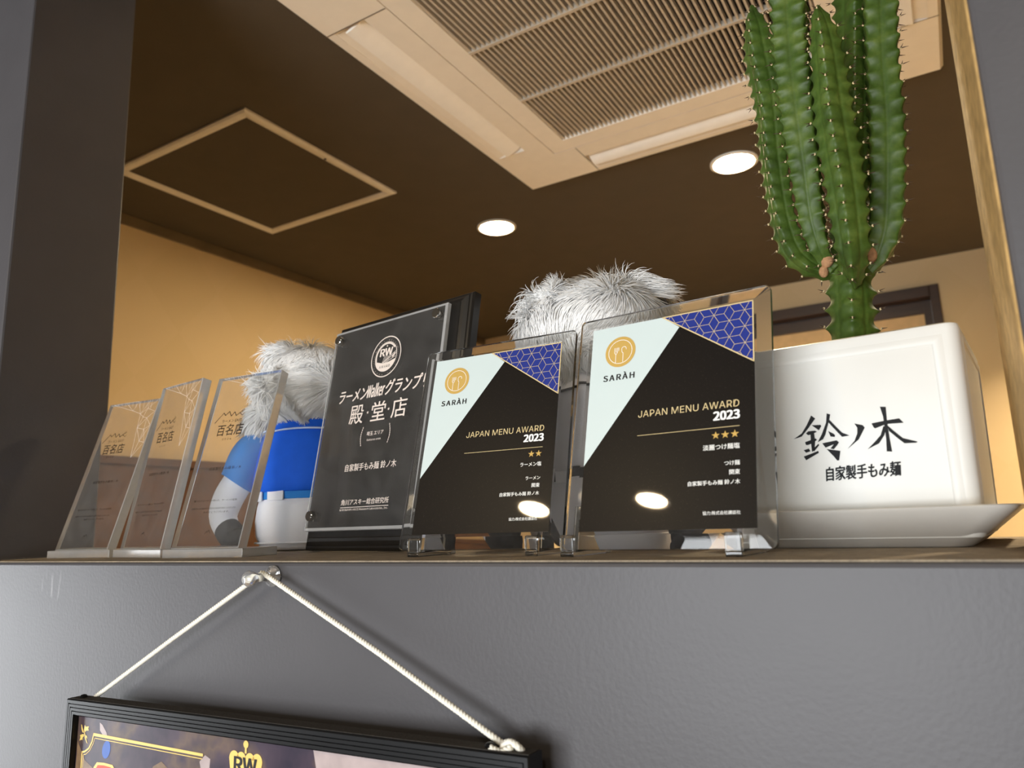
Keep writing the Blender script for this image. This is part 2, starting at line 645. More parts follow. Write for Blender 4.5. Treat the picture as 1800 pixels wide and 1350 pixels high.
def write(mb, body, x0=None, x1=None, y0=0.0, h=None, z=0.0, bold=0.0, shear=0.0, spacing=1.0, mi=0, cx=None):
    """fit a line of writing: baseline box bottom y0, height h and/or width x0..x1"""
    heavy = bold >= 0.005
    vs, fs = glyphs(body, 0.0 if heavy else bold, shear, spacing, heavy)
    xs = [v[0] for v in vs]
    ys = [v[1] for v in vs]
    bw, bh = max(xs) - min(xs), max(ys) - min(ys)
    if x0 is not None and x1 is not None:
        sx = (x1 - x0) / bw
        sy = h / bh if h else sx
    else:
        sy = h / bh
        sx = sy
        if x0 is None and x1 is None:
            x0 = cx - bw * sx / 2
        elif x0 is None:
            x0 = x1 - bw * sx
    # a heavier weight is printed as a few slightly shifted impressions, so that dense characters stay open
    g_ = bold * 0.9
    for i_, (dx, dy) in enumerate(((0, 0), (g_, 0.5 * g_), (-g_, -0.5 * g_), (g_, -0.5 * g_), (-g_, 0.5 * g_)) if heavy else ((0, 0),)):
        mb.add([(x0 + (v[0] - min(xs) + dx) * sx, y0 + (v[1] - min(ys) + dy) * sy, z + i_ * 0.000006) for v in vs], fs, mi)
    return mb


def text_part(name, parent, mat, *a, **k):
    return write(MB(), *a, **k).build(name, mat, parent)


def plaque_frame(x, y, z, yaw, lean):
    """local axes: X along the plaque, Y up its face, Z out of its face; origin at the front bottom left corner"""
    e = Vector((math.cos(yaw), math.sin(yaw), 0))
    n = Vector((-math.sin(yaw), math.cos(yaw), 0))
    q = n * math.sin(lean) + Vector((0, 0, math.cos(lean)))
    N = e.cross(q)
    return Matrix(((e.x, q.x, N.x, x), (e.y, q.y, N.y, y), (e.z, q.z, N.z, z), (0, 0, 0, 1)))


def at(x, y, z, rz=0.0):
    return Matrix.Translation((x, y, z)) @ Matrix.Rotation(rz, 4, 'Z')


# ------------------------------------------------------------------ setting
CZ = 0.8846      # ceiling
FZ = -1.55       # floor
LW, BW, RW = -1.86, 2.4724, 2.6
WT = 0.1305      # thickness of the partition with the pass-through
JL, JR = -0.9205, 0.0345
FX0, FX1, FY = -3.0, 2.6, -3.2

structure(MB().box((FX0 - 0.1, 0, FZ - 0.1), (RW + 0.1, BW + 0.6, FZ)).build('floor', M['floor']))
structure(MB().box((FX0 - 0.1, FY - 0.1, FZ - 0.1), (RW + 0.1, -0.0005, FZ)).build('floor_front', M['frontfloor']))
structure(MB().box((FX0 - 0.1, FY - 0.1, CZ), (RW + 0.1, BW + 0.6, CZ + 0.1)).build('ceiling', M['ceil']))
# partition: one wall with a pass-through up to the ceiling
up = [(FX0, FZ), (RW, FZ), (RW, CZ), (JR, CZ), (JR, -0.0012), (JL, -0.0012), (JL, CZ), (FX0, CZ)]
prt = MB().prism([(x, z) for x, z in up], 0, WT, 0, Matrix(((1, 0, 0, 0), (0, 0, 1, 0), (0, 1, 0, 0), (0, 0, 0, 1))))
structure(prt.build('wall_partition', M['wall'], None, False, 0.0025, 2))
structure(MB().box((LW - 0.1, WT, FZ), (LW, BW + 0.1, CZ)).build('wall_left', M['paper']))
structure(MB().box((RW, FY, FZ), (RW + 0.1, BW + 0.1, CZ)).build('wall_right', M['paper']))
# back wall with a doorway
DX0, DX1, DZ = -0.75, 0.0315, 0.785
bwm = MB().prism([(LW - 0.1, FZ), (DX0, FZ), (DX0, DZ), (DX1, DZ), (DX1, FZ), (RW + 0.1, FZ), (RW + 0.1, CZ), (LW - 0.1, CZ)], BW, BW + 0.1, 0,
                 Matrix(((1, 0, 0, 0), (0, 0, 1, 0), (0, 1, 0, 0), (0, 0, 0, 1))))
structure(bwm.build('wall_back', M['paper']))
dr = MB()
fw = 0.045
for (a, b) in (((DX0 + 0.0301, DZ - 0.04), (DX1 - 0.0301, DZ)), ((DX0, FZ), (DX0 + 0.03, DZ)), ((DX1 - 0.03, FZ), (DX1, DZ))):
    dr.box((a[0], BW - 0.012, a[1]), (b[0], BW + 0.1, b[1]))
d1 = structure(dr.build('door_1', M['darkwood'], None, False, 0.002))
st = MB()
for (a, b) in (((DX0 + 0.0551, DZ - 0.085), (DX1 - 0.0551, DZ - 0.0402)), ((DX0 + 0.0302, FZ), (DX0 + 0.055, DZ - 0.0402)), ((DX1 - 0.055, FZ), (DX1 - 0.0302, DZ - 0.0402))):
    st.box((a[0], BW + 0.045, a[1]), (b[0], BW + 0.085, b[1]))
st.build('door_stile', M['darkwood'], d1)
MB().box((DX0 + 0.055, BW + 0.06, FZ + 0.01), (DX1 - 0.055, BW + 0.075, DZ - 0.085)).build('door_panel', M['doorlight'], d1)
# wooden wainscot and cornice on the left wall
wz = 0.200
structure(MB().box((LW, WT + 0.001, FZ), (LW + 0.016, BW, wz)).box((LW, WT + 0.001, wz), (LW + 0.024, BW, wz + 0.02)).build('trim_1', M['wains']))
structure(MB().box((LW, WT + 0.001, CZ - 0.031), (LW + 0.008, BW, CZ)).build('trim_2', M['cornice'], None, False, 0.002))
structure(MB().box((JL + 0.0005, 0.0030, -0.0012), (JR - 0.0005, WT, 0)).box((JL - 0.06, WT + 0.0005, -0.022), (JR + 0.05, 0.275, 0)).build('trim_3', M['sill'], None, False, 0.0006))
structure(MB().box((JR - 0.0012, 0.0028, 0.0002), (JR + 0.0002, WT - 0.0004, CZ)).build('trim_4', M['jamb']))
# front room shell with its two windows
wx0, wx1, wz0, wz1 = -1.7, 0.5, -1.1, 0.4
fr = MB()
fr.box((FX0 - 0.1, FY - 0.1, FZ), (wx0, FY, CZ)).box((wx1, FY - 0.1, FZ), (RW + 0.1, FY, CZ))
fr.box((wx0, FY - 0.1, FZ), (wx1, FY, wz0)).box((wx0, FY - 0.1, wz1), (wx1, FY, CZ))
structure(fr.build('wall_front', M['plaster']))
sy0, sy1, sz0, sz1 = -1.25, -0.25, -1.1, 0.1
fl = MB()
fl.box((FX0 - 0.1, FY, FZ), (FX0, sy0, CZ)).box((FX0 - 0.1, sy1, FZ), (FX0, 0.0, CZ))
fl.box((FX0 - 0.1, sy0, FZ), (FX0, sy1, sz0)).box((FX0 - 0.1, sy0, sz1), (FX0, sy1, CZ))
structure(fl.build('wall_front_left', M['plaster']))

# ------------------------------------------------------------------ ceiling fittings
def downlight(x, y, label, m='lamp'):
    o = empty('downlight', label, 'ceiling light', 'round recessed downlights', Matrix.Translation((x, y, CZ)))
    MB().lathe([(0.058, 0.0), (0.058, -0.003), (0.050, -0.005), (0.047, -0.002), (0.047, 0.0)], 48).build('trim_ring', M['lampring'], o, 'auto')
    MB().prism(disc((0, 0), 0.0468), -0.0022, -0.0008).build('diffuser', M[m], o)
    return o


downlight(-1.0764, 1.349, 'small round warm downlight in mid ceiling, the one farther from the cactus')
downlight(-0.3759, 1.349, 'round warm downlight right beside the cactus stems')
dl = downlight(-1.040, -1.385, 'round warm downlight above the viewer, mirrored in the two black award plaques', 'lampfront')

# access hatch
h0, h1, k0, k1 = -1.6388, -1.1655, 0.5124, 0.9973
hx = empty('ceiling_hatch', 'square ceiling access hatch with pale metal trim and a brown panel', 'hatch', None, Matrix.Translation(((h0 + h1) / 2, (k0 + k1) / 2, CZ)))
hw, hh = (h1 - h0) / 2, (k1 - k0) / 2
tr = MB()
outer = [(-hw, -hh), (hw, -hh), (hw, hh), (-hw, hh)]
for i in range(4):
    a, b = outer[i], outer[(i + 1) % 4]
    prof = [(0.0, 0.0), (0.0, -0.004), (0.005, -0.007), (0.015, -0.007), (0.025, -0.003), (0.025, 0.0)]
    ring = []
    for (x, y) in (a, b):
        sx, sy = (1 if x > 0 else -1), (1 if y > 0 else -1)
        ring.append([(x - sx * d, y - sy * d, z) for d, z in prof])
    tr.rings(ring, True)
tr.build('trim_frame', M['alu'], hx)
MB().box((-hw + 0.0255, -hh + 0.0255, -0.002), (hw - 0.0255, hh - 0.0255, 0.0)).build('hatch_panel', M['ceil'], hx)
MB().lathe([(0.003, 0), (0.003, -0.0015), (0.001, -0.002)], 16, 0, Matrix.Translation((hw - 0.014, 0.0, -0.007))).build('latch', M['acdark'], hx)

# cassette air conditioner
ax0, ax1, ay0, ay1, az = -0.853, 0.0795, 0.236, 1.168, -0.0166
acx, acy = (ax0 + ax1) / 2, (ay0 + ay1) / 2
AC = empty('air_conditioner', 'large cream cassette air conditioner set in the ceiling with a slatted intake', 'air conditioner', None, Matrix.Translation((acx, acy, CZ)))
a = (ax1 - ax0) / 2
gi, gs = 0.281, 0.325       # half intake grille, half intake panel
sl0, sl1 = a - 0.022, a - 0.090   # louver slot, outer and inner edge
hl = 0.272                  # half slot length
pm = MB()


def rectz(x0, y0, x1, y1, z):
    pm.add([(x0, y0, z), (x1, y0, z), (x1, y1, z), (x0, y1, z)], [(3, 2, 1, 0)])


for k in range(4):
    rot = Matrix.Rotation(k * PI / 2, 4, 'Z')
    # face side: strip between seam and slot, strip outside slot, slot ends, corner
    for (p, q) in (((-hl, gs + 0.002), (hl, sl1)), ((-hl, sl0), (hl, a - 0.006)), ((-a + 0.006, gs + 0.002), (-hl, a - 0.006)), ((hl, gs + 0.002), (gs + 0.002, a - 0.006))):
        pm.add([(p[0], p[1], az), (q[0], p[1], az), (q[0], q[1], az), (p[0], q[1], az)], [(3, 2, 1, 0)], 0, rot)
    # slot walls going up
    for (p, q) in (((-hl, sl1), (hl, sl1)), ((hl, sl0), (-hl, sl0)), ((hl, sl1), (hl, sl0)), ((-hl, sl0), (-hl, sl1))):
        pm.add([(p[0], p[1], az), (q[0], q[1], az), (q[0], q[1], -0.001), (p[0], p[1], -0.001)], [(0, 1, 2, 3)], 0, rot)
    # sloping throat of the slot
    pm.add([(-hl, sl0, az + 0.001), (hl, sl0, az + 0.001), (hl, sl1 + 0.012, -0.0015), (-hl, sl1 + 0.012, -0.0015)], [(3, 2, 1, 0)], 0, rot)
    # outer chamfer
    pm.add([(-a + 0.006, a - 0.006, az), (a - 0.006, a - 0.006, az), (a, a, az + 0.010), (-a, a, az + 0.010), (a, a, 0), (-a, a, 0)], [(0, 1, 2, 3), (3, 2, 4, 5)], 0, rot)
    # seam wall
    pm.add([(-gs - 0.002, gs + 0.002, az), (gs + 0.002, gs + 0.002, az), (gs + 0.002, gs + 0.002, -0.004), (-gs - 0.002, gs + 0.002, -0.004)], [(3, 2, 1, 0)], 0, rot)
    # fine joints of the corner covers
    pm.add([(-hl - 0.0015, gs + 0.003, az - 0.0004), (-hl + 0.0005, gs + 0.003, az - 0.0004), (-hl + 0.0005, a - 0.004, az - 0.0004), (-hl - 0.0015, a - 0.004, az - 0.0004)], [(3, 2, 1, 0)], 1, rot)
pm.build('panel', [M['acplastic'], M['cornice']], AC)
for k in range(4):
    rot = Matrix.Rotation(k * PI / 2, 4, 'Z')
    fm = MB()
    ang = R(-24)
    prof = []
    for i in range(9):
        u = -0.0235 + 0.047 * i / 8
        prof.append((u, -0.004 * (1 - (u / 0.0235) ** 2)))
    ring = []
    for x in (-hl + 0.006, hl - 0.006):
        ring.append([(x, sl1 + 0.0235 + u * math.cos(ang) - w * math.sin(ang), -0.0125 + u * math.sin(ang) + w * math.cos(ang)) for u, w in prof + [(0.0235, 0.003), (-0.0235, 0.003)]])
    fm.rings(ring, True, 0, rot)
    fm.build('louver', M['acflap'], AC, 'auto')
gm = MB()
for k in range(4):
    rot = Matrix.Rotation(k * PI / 2, 4, 'Z')
    gm.add([(-gs, gs, az), (gs, gs, az), (gi, gi, az), (-gi, gi, az), (gi - 0.004, gi - 0.004, -0.002), (-gi + 0.004, gi - 0.004, -0.002), (-gs, gs, -0.002), (gs, gs, -0.002)], [(0, 1, 2, 3), (3, 2, 4, 5), (6, 7, 1, 0)], 0, rot)
gm.build('intake_panel', M['acplastic'], AC)
sm = MB()
ns = 54
for i in range(ns):
    x = -gi + 2 * gi * (i + 0.5) / ns
    sm.add([(x - 0.0022, -gi, az + 0.001), (x + 0.0016, -gi, az + 0.001), (x + 0.0014, -gi, az + 0.014), (x + 0.0002, -gi, az + 0.014),
            (x - 0.0022, gi, az + 0.001), (x + 0.0016, gi, az + 0.001), (x + 0.0014, gi, az + 0.014), (x + 0.0002, gi, az + 0.014)],
           [(0, 1, 5, 4), (1, 2, 6, 5), (2, 3, 7, 6), (3, 0, 4, 7), (0, 3, 2, 1), (4, 5, 6, 7)])
for y in (-0.093, 0.093):
    sm.box((-gi, y - 0.0035, az - 0.0003), (gi, y + 0.0035, az + 0.011))
sm.build('intake_grille', M['acgrille'], AC)
MB().box((-gi, -gi, -0.0025), (gi, gi, -0.0012)).build('filter', M['acdark'], AC)


# ------------------------------------------------------------------ clear glass award plaques with black print
PW, PH, PT = 0.1395, 0.1701, 0.0055


def rhombille(mb, tri, w, z):
    A = 0.0118
    Vx, Vy = A * math.sqrt(3), A
    ox, oy = tri[0][0] + 0.0165, tri[0][1] - 0.006

    def clip(p, q):
        t0, t1 = 0.0, 1.0
        d = (q[0] - p[0], q[1] - p[1])
        for i in range(3):
            a_, b_ = tri[i], tri[(i + 1) % 3]
            nx, ny = -(b_[1] - a_[1]), (b_[0] - a_[0])
            c_ = tri[(i + 2) % 3]
            if (c_[0] - a_[0]) * nx + (c_[1] - a_[1]) * ny < 0:
                nx, ny = -nx, -ny
            f0 = (p[0] - a_[0]) * nx + (p[1] - a_[1]) * ny
            df = d[0] * nx + d[1] * ny
            if abs(df) < 1e-12:
                if f0 < 0:
                    return None
            elif df > 0:
                t0 = max(t0, -f0 / df)
            else:
                t1 = min(t1, -f0 / df)
        if t1 - t0 < 1e-3:
            return None
        return (p[0] + d[0] * t0, p[1] + d[1] * t0), (p[0] + d[0] * t1, p[1] + d[1] * t1)
    for i in range(-8, 9):
        for j in range(-10, 11):
            for (sx, sy) in ((0, 0), (0.5, 0.5)):
                p = (ox + (i + sx) * Vx, oy + (j + sy) * Vy)
                for k in range(6):
                    an = k * PI / 3
                    q = (p[0] + A / math.sqrt(3) * math.cos(an), p[1] + A / math.sqrt(3) * math.sin(an))
                    c = clip(p, q)
                    if c:
                        mb.line(c[0], c[1], w, z)
                    # the other edges between three-armed nodes
                    q2 = (p[0] + A / math.sqrt(3) * math.cos(an + PI / 3), p[1] + A / math.sqrt(3) * math.sin(an + PI / 3))


def award(x, y, z, yaw, lean, label, stars, dish, dish_x0, kind, kind_x0):
    o = empty('award_plaque', label, 'award plaque', 'glass award plaques with black print', plaque_frame(x, y, z, yaw, lean))
    # bevelled glass plate
    g = MB()
    b, c = 0.0088, 0.0016

    def rr(inset, rad, zz):
        w, h = PW / 2 - inset, PH / 2 - inset
        return [(PW / 2 + px, PH / 2 + py, zz) for px, py in rrect(w, h, rad, 5)]
    g.rings([rr(0.0004, 0.0030, -PT), rr(0, 0.0034, -PT + 0.0004), rr(0, 0.0034, -c), rr(b, 0.0006, 0.0)], True)
    g.build('glass_plate', M['glass'], o, 'auto', angle=8)
    z0 = 0.0003
    L, Rr, B, T = 0.0119, 0.1292, 0.0112, 0.1597
    pp = MB().prism([(L, B), (Rr, B), (Rr, T), (L, T)], 0.00006, z0)
    pr = pp.build('print_panel', M['black'], o)
    z1 = z0 + 0.00012
    MB().flat([(L, 0.0560), (0.0788, 0.1500), (0.0661, T), (L, T)], z1).build('pale_field', M['mint'], o)
    tri = [(0.0661, T), (Rr, 0.1161), (Rr, T)]
    MB().flat(tri, z1).build('blue_corner', M['blue'], o)
    z2 = z1 + 0.00012
    gl = MB()
    rhombille(gl, tri, 0.00026, z2)
    gl.build('cube_pattern', M['goldline'], o)
    bl = MB()
    bl.line(tri[0], tri[1], 0.0008, z2 + 0.00005).line((0.0661, T - 0.0003), (Rr, T - 0.0003), 0.0008, z2 + 0.00005).line((Rr - 0.0004, T), (Rr - 0.0004, 0.1161), 0.0008, z2 + 0.00005)
    bl.build('corner_border', M['goldline'], o)
    # fork and spoon badge
    c0 = (0.0349, 0.1389)
    bd = MB().flat(disc(c0, 0.0118), z2).build('badge', M['gold'], o)
    k = 0.0118 / 133
    z3 = z2 + 0.0001
    w = 0.00038
    bm = MB().annulus(c0, 0.0089, 0.0089 + w, z3)

    def P(px, py):
        return (c0[0] + px * k, c0[1] + py * k)
    bm.poly_line([P(-50, 40), P(-50, 0), P(-46, -12), P(-38, -18), P(-38, -92)], w, z3)
    bm.poly_line([P(-37, 40), P(-37, -2)], w, z3).poly_line([P(-14, 40), P(-14, 10)], w, z3)
    bm.poly_line([P(-38, -18), P(-29, -12), P(-25, 0), P(-25, 40)], w, z3)
    arc = [P(32 + 20 * math.cos(R(t)), 20 + 20 * math.sin(R(t))) for t in range(-20, 215, 12)]
    bm.poly_line(arc + [P(14, -4), P(26, -14), P(26, -92)], w, z3)
    bm.build('badge_line', M['white'], bd)
    text_part('badge_name', o, M['ink'], 'SARÀH', 0.0229, 0.0467, 0.1172, 0.0058, z2, 0.012, spacing=1.12)
    text_part('award_title', o, M['goldline'], 'JAPAN MENU AWARD', 0.0511, 0.1194, 0.0871, None, z2, 0.0, spacing=1.02)
    text_part('award_year', o, M['white'], '2023', 0.1032, 0.1194, 0.0793, None, z2, 0.018)
    MB().line((0.0512, 0.0744), (0.1194, 0.0744), 0.00034, z2).build('rule_line', M['goldline'], o)
    for i in range(stars):
        MB().flat(star((0.1165 - 0.0060 * i, 0.0694), 0.0027), z2).build('star', M['gold'], o)
    text_part('dish_name', o, M['white'], dish, dish_x0, 0.1194, 0.0600, None, z2, 0.012)
    text_part('dish_category', o, M['white'], kind, kind_x0, 0.1194, 0.0496, None, z2, 0.012)
    text_part('region_name', o, M['white'], '関東', 0.1130, 0.1194, 0.0438, None, z2, 0.012)
    text_part('shop_name', o, M['white'], '自家製手もみ麺 鈴ノ木', 0.0870, 0.1195, 0.0379, None, z2, 0.012)
    text_part('partner_credit', o, M['white'], '協力:株式会社講談社', 0.0966, 0.1196, 0.0196, None, z2, 0.006)
    return o


def foot(x, y, yaw, lean, label):
    """small clear acrylic display foot; local v runs back from the plate's bottom front edge"""
    m = Matrix.Translation((x, y, 0)) @ Matrix.Rotation(yaw, 4, 'Z')
    o = empty('display_foot', label, 'display stand', 'clear feet under the glass award plaques', m)
    t = math.tan(lean)
    w = 0.0098
    bp = [(-0.0062, 0.0), (0.046, 0.0), (0.046, 0.0036), (0.0064, 0.0031), (-0.0062, 0.0031)]
    ry = Matrix(((0, 0, 1, -w / 2), (1, 0, 0, 0), (0, 1, 0, 0), (0, 0, 0, 1)))
    MB().prism(bp, 0, w, 0, ry).build('base', M['foot'], o, False, 0.0004)
    lip = [(-0.0062, 0.0031), (-0.0026, 0.0031), (-0.0018, 0.0105)] + [(-0.0040 + 0.0022 * math.cos(R(a)), 0.0118 + 0.0022 * math.sin(R(a))) for a in range(0, 181, 30)]
    MB().prism(lip, 0, w, 0, ry).build('front_lip', M['foot'], o, False, 0.0005)
    sup = [(0.0072, 0.0032), (0.0072 + t * 0.030, 0.032), (0.0100 + t * 0.030, 0.032), (0.040, 0.0034)]
    MB().prism(sup, 0.003, w - 0.003, 0, ry).build('back_support', M['foot'], o, False, 0.0004)
    return o


Y1, L1 = R(2.41), R(15.08)
Y2, L2 = R(-3.93), R(14.22)
P1x, P1y = -0.3760, 0.0494
P2x, P2y = -0.2292, 0.0428
award(P1x, P1y, 0.0053, Y1, L1, 'clear glass award plaque with two gold stars on its black print', 2, 'ラーメン塩', 0.1020, 'ラーメン', 0.1075)
award(P2x, P2y, 0.0047, Y2, L2, 'clear glass award plaque with three gold stars, beside the white cactus pot', 3, '淡麗つけ麺塩', 0.0964, 'つけ麺', 0.1099)


def on_base(px, py, yaw, s):
    return px + math.cos(yaw) * s, py + math.sin(yaw) * s


for (s, lab) in ((0.0190, 'clear acrylic foot under the left end of the two-star plaque'), (0.1195, 'clear acrylic foot under the right end of the two-star plaque')):
    fx, fy = on_base(P1x, P1y, Y1, s)
    foot(fx, fy, Y1, L1, lab)
for (s, lab) in ((0.0068, 'clear acrylic foot under the left end of the three-star plaque'), (0.1170, 'clear acrylic foot under the right end of the three-star plaque')):
    fx, fy = on_base(P2x, P2y, Y2, s)
    foot(fx, fy, Y2, L2, lab)

# ------------------------------------------------------------------ black wooden plaque with acrylic sheet
WW, WH, WD = 0.1978, 0.2409, 0.017
WP = empty('wooden_plaque', 'tall black wooden plaque with a clear engraved sheet on steel studs', 'award plaque', None,
           plaque_frame(-0.5699, 0.1312, 0.0035, R(-7.84), R(10.39)))
bm = MB()


def wr(ins, zz):
    return [(ins, ins, zz), (WW - ins, ins, zz), (WW - ins, WH - ins, zz), (ins, WH - ins, zz)]


bm.rings([wr(0.001, -WD), wr(0, -WD + 0.001), wr(0, -0.0075), wr(0.0015, -0.0055), wr(0.0035, -0.0050), wr(0.0042, -0.0040), wr(0.0075, -0.0015), wr(0.0105, -0.0008), wr(0.0112, 0.0)], True)
bm.build('wooden_board', M['board'], WP)
MB().prism([(0.07, 0.0045), (0.128, 0.0045), (0.115, 0.165), (0.083, 0.165)], 0, 0.004, 0,
           Matrix.Translation((0, 0, -WD - 0.0045)) @ Matrix.Translation((0, 0.165, 0)) @ Matrix.Rotation(R(14), 4, 'X') @ Matrix.Translation((0, -0.165, 0))).build('easel_leg', M['board'], WP)
sx0, sx1, sy0_, sy1_ = 0.0165, 0.1815, 0.0160, 0.2257
sh = MB()
zf, zb = 0.0110, 0.0060


def sr(ins, zz):
    return [(sx0 + ins, sy0_ + ins, zz), (sx1 - ins, sy0_ + ins, zz), (sx1 - ins, sy1_ - ins, zz), (sx0 + ins, sy1_ - ins, zz)]


sh.rings([sr(0, zb), sr(0, zf - 0.0008), sr(0.0026, zf)], True)
sh.mi = [1] * 8 + [0, 0]
sheet = sh.build('acrylic_sheet', [M['acr2'], M['acredge']], WP)
for (px, py) in ((0.0267, 0.2151), (0.1690, 0.2151), (0.0235, 0.0315), (0.1690, 0.0315)):
    px = 0.0268 if px < 0.1 else 0.1712
    py = 0.2150 if py > 0.1 else 0.0300
    MB().lathe([(0.0045, 0.0), (0.0045, 0.0057), (0.0, 0.0057)], 24, 0, Matrix.Translation((px, py, 0.0002))).lathe([(0.0050, 0.0112), (0.0050, 0.0150), (0.0044, 0.0156), (0.0, 0.0156)], 24, 0, Matrix.Translation((px, py, 0.0002))).build('standoff_stud', M['chrome'], WP, 'auto')
ze = zf + 0.0001
# round emblem
em = (0.1034, 0.1848)
e = MB().annulus(em, 0.0205, 0.0216, ze).annulus(em, 0.0150, 0.0158, ze).annulus(em, 0.0132, 0.0158, ze, 40, R(35), R(200))
low = [(em[0] + 0.0150 * math.cos(R(t)), em[1] + 0.0150 * math.sin(R(t))) for t in range(196, 345, 6)]
e.flat([(em[0] - 0.0146, em[1] - 0.0040)] + low + [(em[0] + 0.0146, em[1] - 0.0040), (em[0] + 0.004, em[1] - 0.0066), (em[0] - 0.004, em[1] - 0.0066)], ze)
for a_, b_ in (((-0.0040, -0.0060), (0.0148, 0.0042)), ((-0.0030, -0.0064), (0.0150, 0.0022)), ((0.000, -0.0066), (0.0140, -0.0016))):
    e.line((em[0] + a_[0], em[1] + a_[1]), (em[0] + b_[0], em[1] + b_[1]), 0.00055, ze)
for i in range(6):
    e.line((em[0] - 0.0046 + i * 0.0016, em[1] - 0.0070), (em[0] - 0.0020 + i * 0.0015, em[1] + 0.0004), 0.00040, ze)
e.flat([(em[0] + 0.010, em[1] - 0.003), (em[0] + 0.0138, em[1] + 0.0008), (em[0] + 0.0128, em[1] + 0.0026), (em[0] + 0.009, em[1] - 0.0005)], ze)
e.flat(star((em[0], em[1] + 0.0112), 0.0014), ze)
emo = e.build('round_emblem', M['engrave'], WP)
text_part('emblem_letters', emo, M['engrave'], 'RW', em[0] - 0.0088, em[0] + 0.0088, em[1] + 0.0008, 0.0078, ze + 0.00005, 0.014)
text_part('emblem_word', emo, M['board'], 'AWARD', em[0] - 0.0078, em[0] + 0.0078, em[1] - 0.0118, 0.0026, ze + 0.00008, 0.0, spacing=1.35)
ring = MB()


def ring_text(s, a_mid, span, rad, flip=False):
    n = len(s)
    for i, ch in enumerate(s):
        if ch == ' ':
            continue
        t = (i - (n - 1) / 2) / (n - 1)
        an = a_mid + (span * t if flip else -span * t)
        vs, fs = glyphs(ch, 0.01)
        if not vs:
            continue
        xs = [v[0] for v in vs]
        k = 0.0034
        mid = (max(xs) + min(xs)) / 2
        th = an - PI / 2 if not flip else an + PI / 2
        rr_ = rad if not flip else rad
        out = []
        for v in vs:
            lx, ly = (v[0] - mid) * k, (v[1] - 0.36) * k
            out.append((em[0] + rr_ * math.cos(an) + lx * math.cos(th) - ly * math.sin(th), em[1] + rr_ * math.sin(an) + lx * math.sin(th) + ly * math.cos(th), ze))
        ring.add(out, fs)


ring_text('RAMEN WALKER', R(90), R(130), 0.0181)
ring_text('GRAND PRIX', R(270), R(110), 0.0181, True)
ring_text('/////////', R(0), R(58), 0.0181)
ring_text('/////////', R(180), R(58), 0.0181)
ring.build('emblem_ring_text', M['engrave'], emo)
w1 = MB()
write(w1, 'ラーメン', 0.0405, 0.0835, 0.1436, 0.0125, ze, 0.022, 0.25)
write(w1, 'Walker', 0.0835, 0.1085, 0.1444, 0.0135, ze, 0.014, 0.25)
write(w1, 'グランプリ', 0.1100, 0.1700, 0.1440, 0.0150, ze, 0.022, 0.25)
w1.build('prize_title', M['engrave'], WP)
w2 = MB()
for ch, a_, b_ in (('殿', 0.0612, 0.0818), ('堂', 0.0938, 0.1140), ('店', 0.1228, 0.1433)):
    write(w2, ch, a_, b_, 0.1192, 0.0192, ze, 0.006)
w2.flat(star((0.0882, 0.1290), 0.0018), ze).flat(star((0.1184, 0.1290), 0.0018), ze)
w2.build('hall_of_fame_title', M['engrave'], WP)
for sgn in (-1, 1):
    lr = MB()
    for i in range(9):
        t = R(180 + (i - 4) * 11)
        cx, cy = 0.1040 + 0.0235 * math.cos(t) * (-sgn) * -1 * -1, 0.1048 + 0.0110 * math.sin(t)
        cx = 0.1040 + sgn * (0.0185 + 0.0022 * math.cos(R((i - 4) * 20)))
        cy = 0.0962 + i * 0.00215
        lean_ = sgn * (0.35 + 0.12 * (4 - i))
        lr.flat([(cx, cy - 0.0010), (cx + 0.0007 * sgn, cy + 0.0002), (cx + lean_ * 0.0006, cy + 0.0015), (cx - 0.0005 * sgn, cy + 0.0002)], ze)
    lr.build('laurel', M['engrave'], WP)
text_part('area_name', WP, M['engrave'], '埼玉 エリア', 0.0917, 0.1155, 0.1050, 0.0042, ze, 0.012)
text_part('area_subtitle', WP, M['engrave'], 'Saitama area', 0.0929, 0.1127, 0.0998, 0.0021, ze, 0.0)
text_part('shop_name', WP, M['engrave'], '自家製手もみ麺 鈴ノ木', 0.0668, 0.1394, 0.0716, 0.0072, ze, 0.01)
text_part('publisher_name', WP, M['engrave'], '角川アスキー総合研究所', 0.0690, 0.1358, 0.0390, 0.0055, ze, 0.006)
MB().line((0.0687, 0.0368), (0.1364, 0.0368), 0.0005, ze).build('rule_line', M['engrave'], WP)
text_part('publisher_subtitle', WP, M['engrave'], 'KADOKAWA ASCII Research Laboratories, Inc.', 0.0686, 0.1360, 0.0334, 0.0022, ze, 0.0)


# ------------------------------------------------------------------ small clear acrylic awards
HW, HH, HT = 0.087, 0.183, 0.011


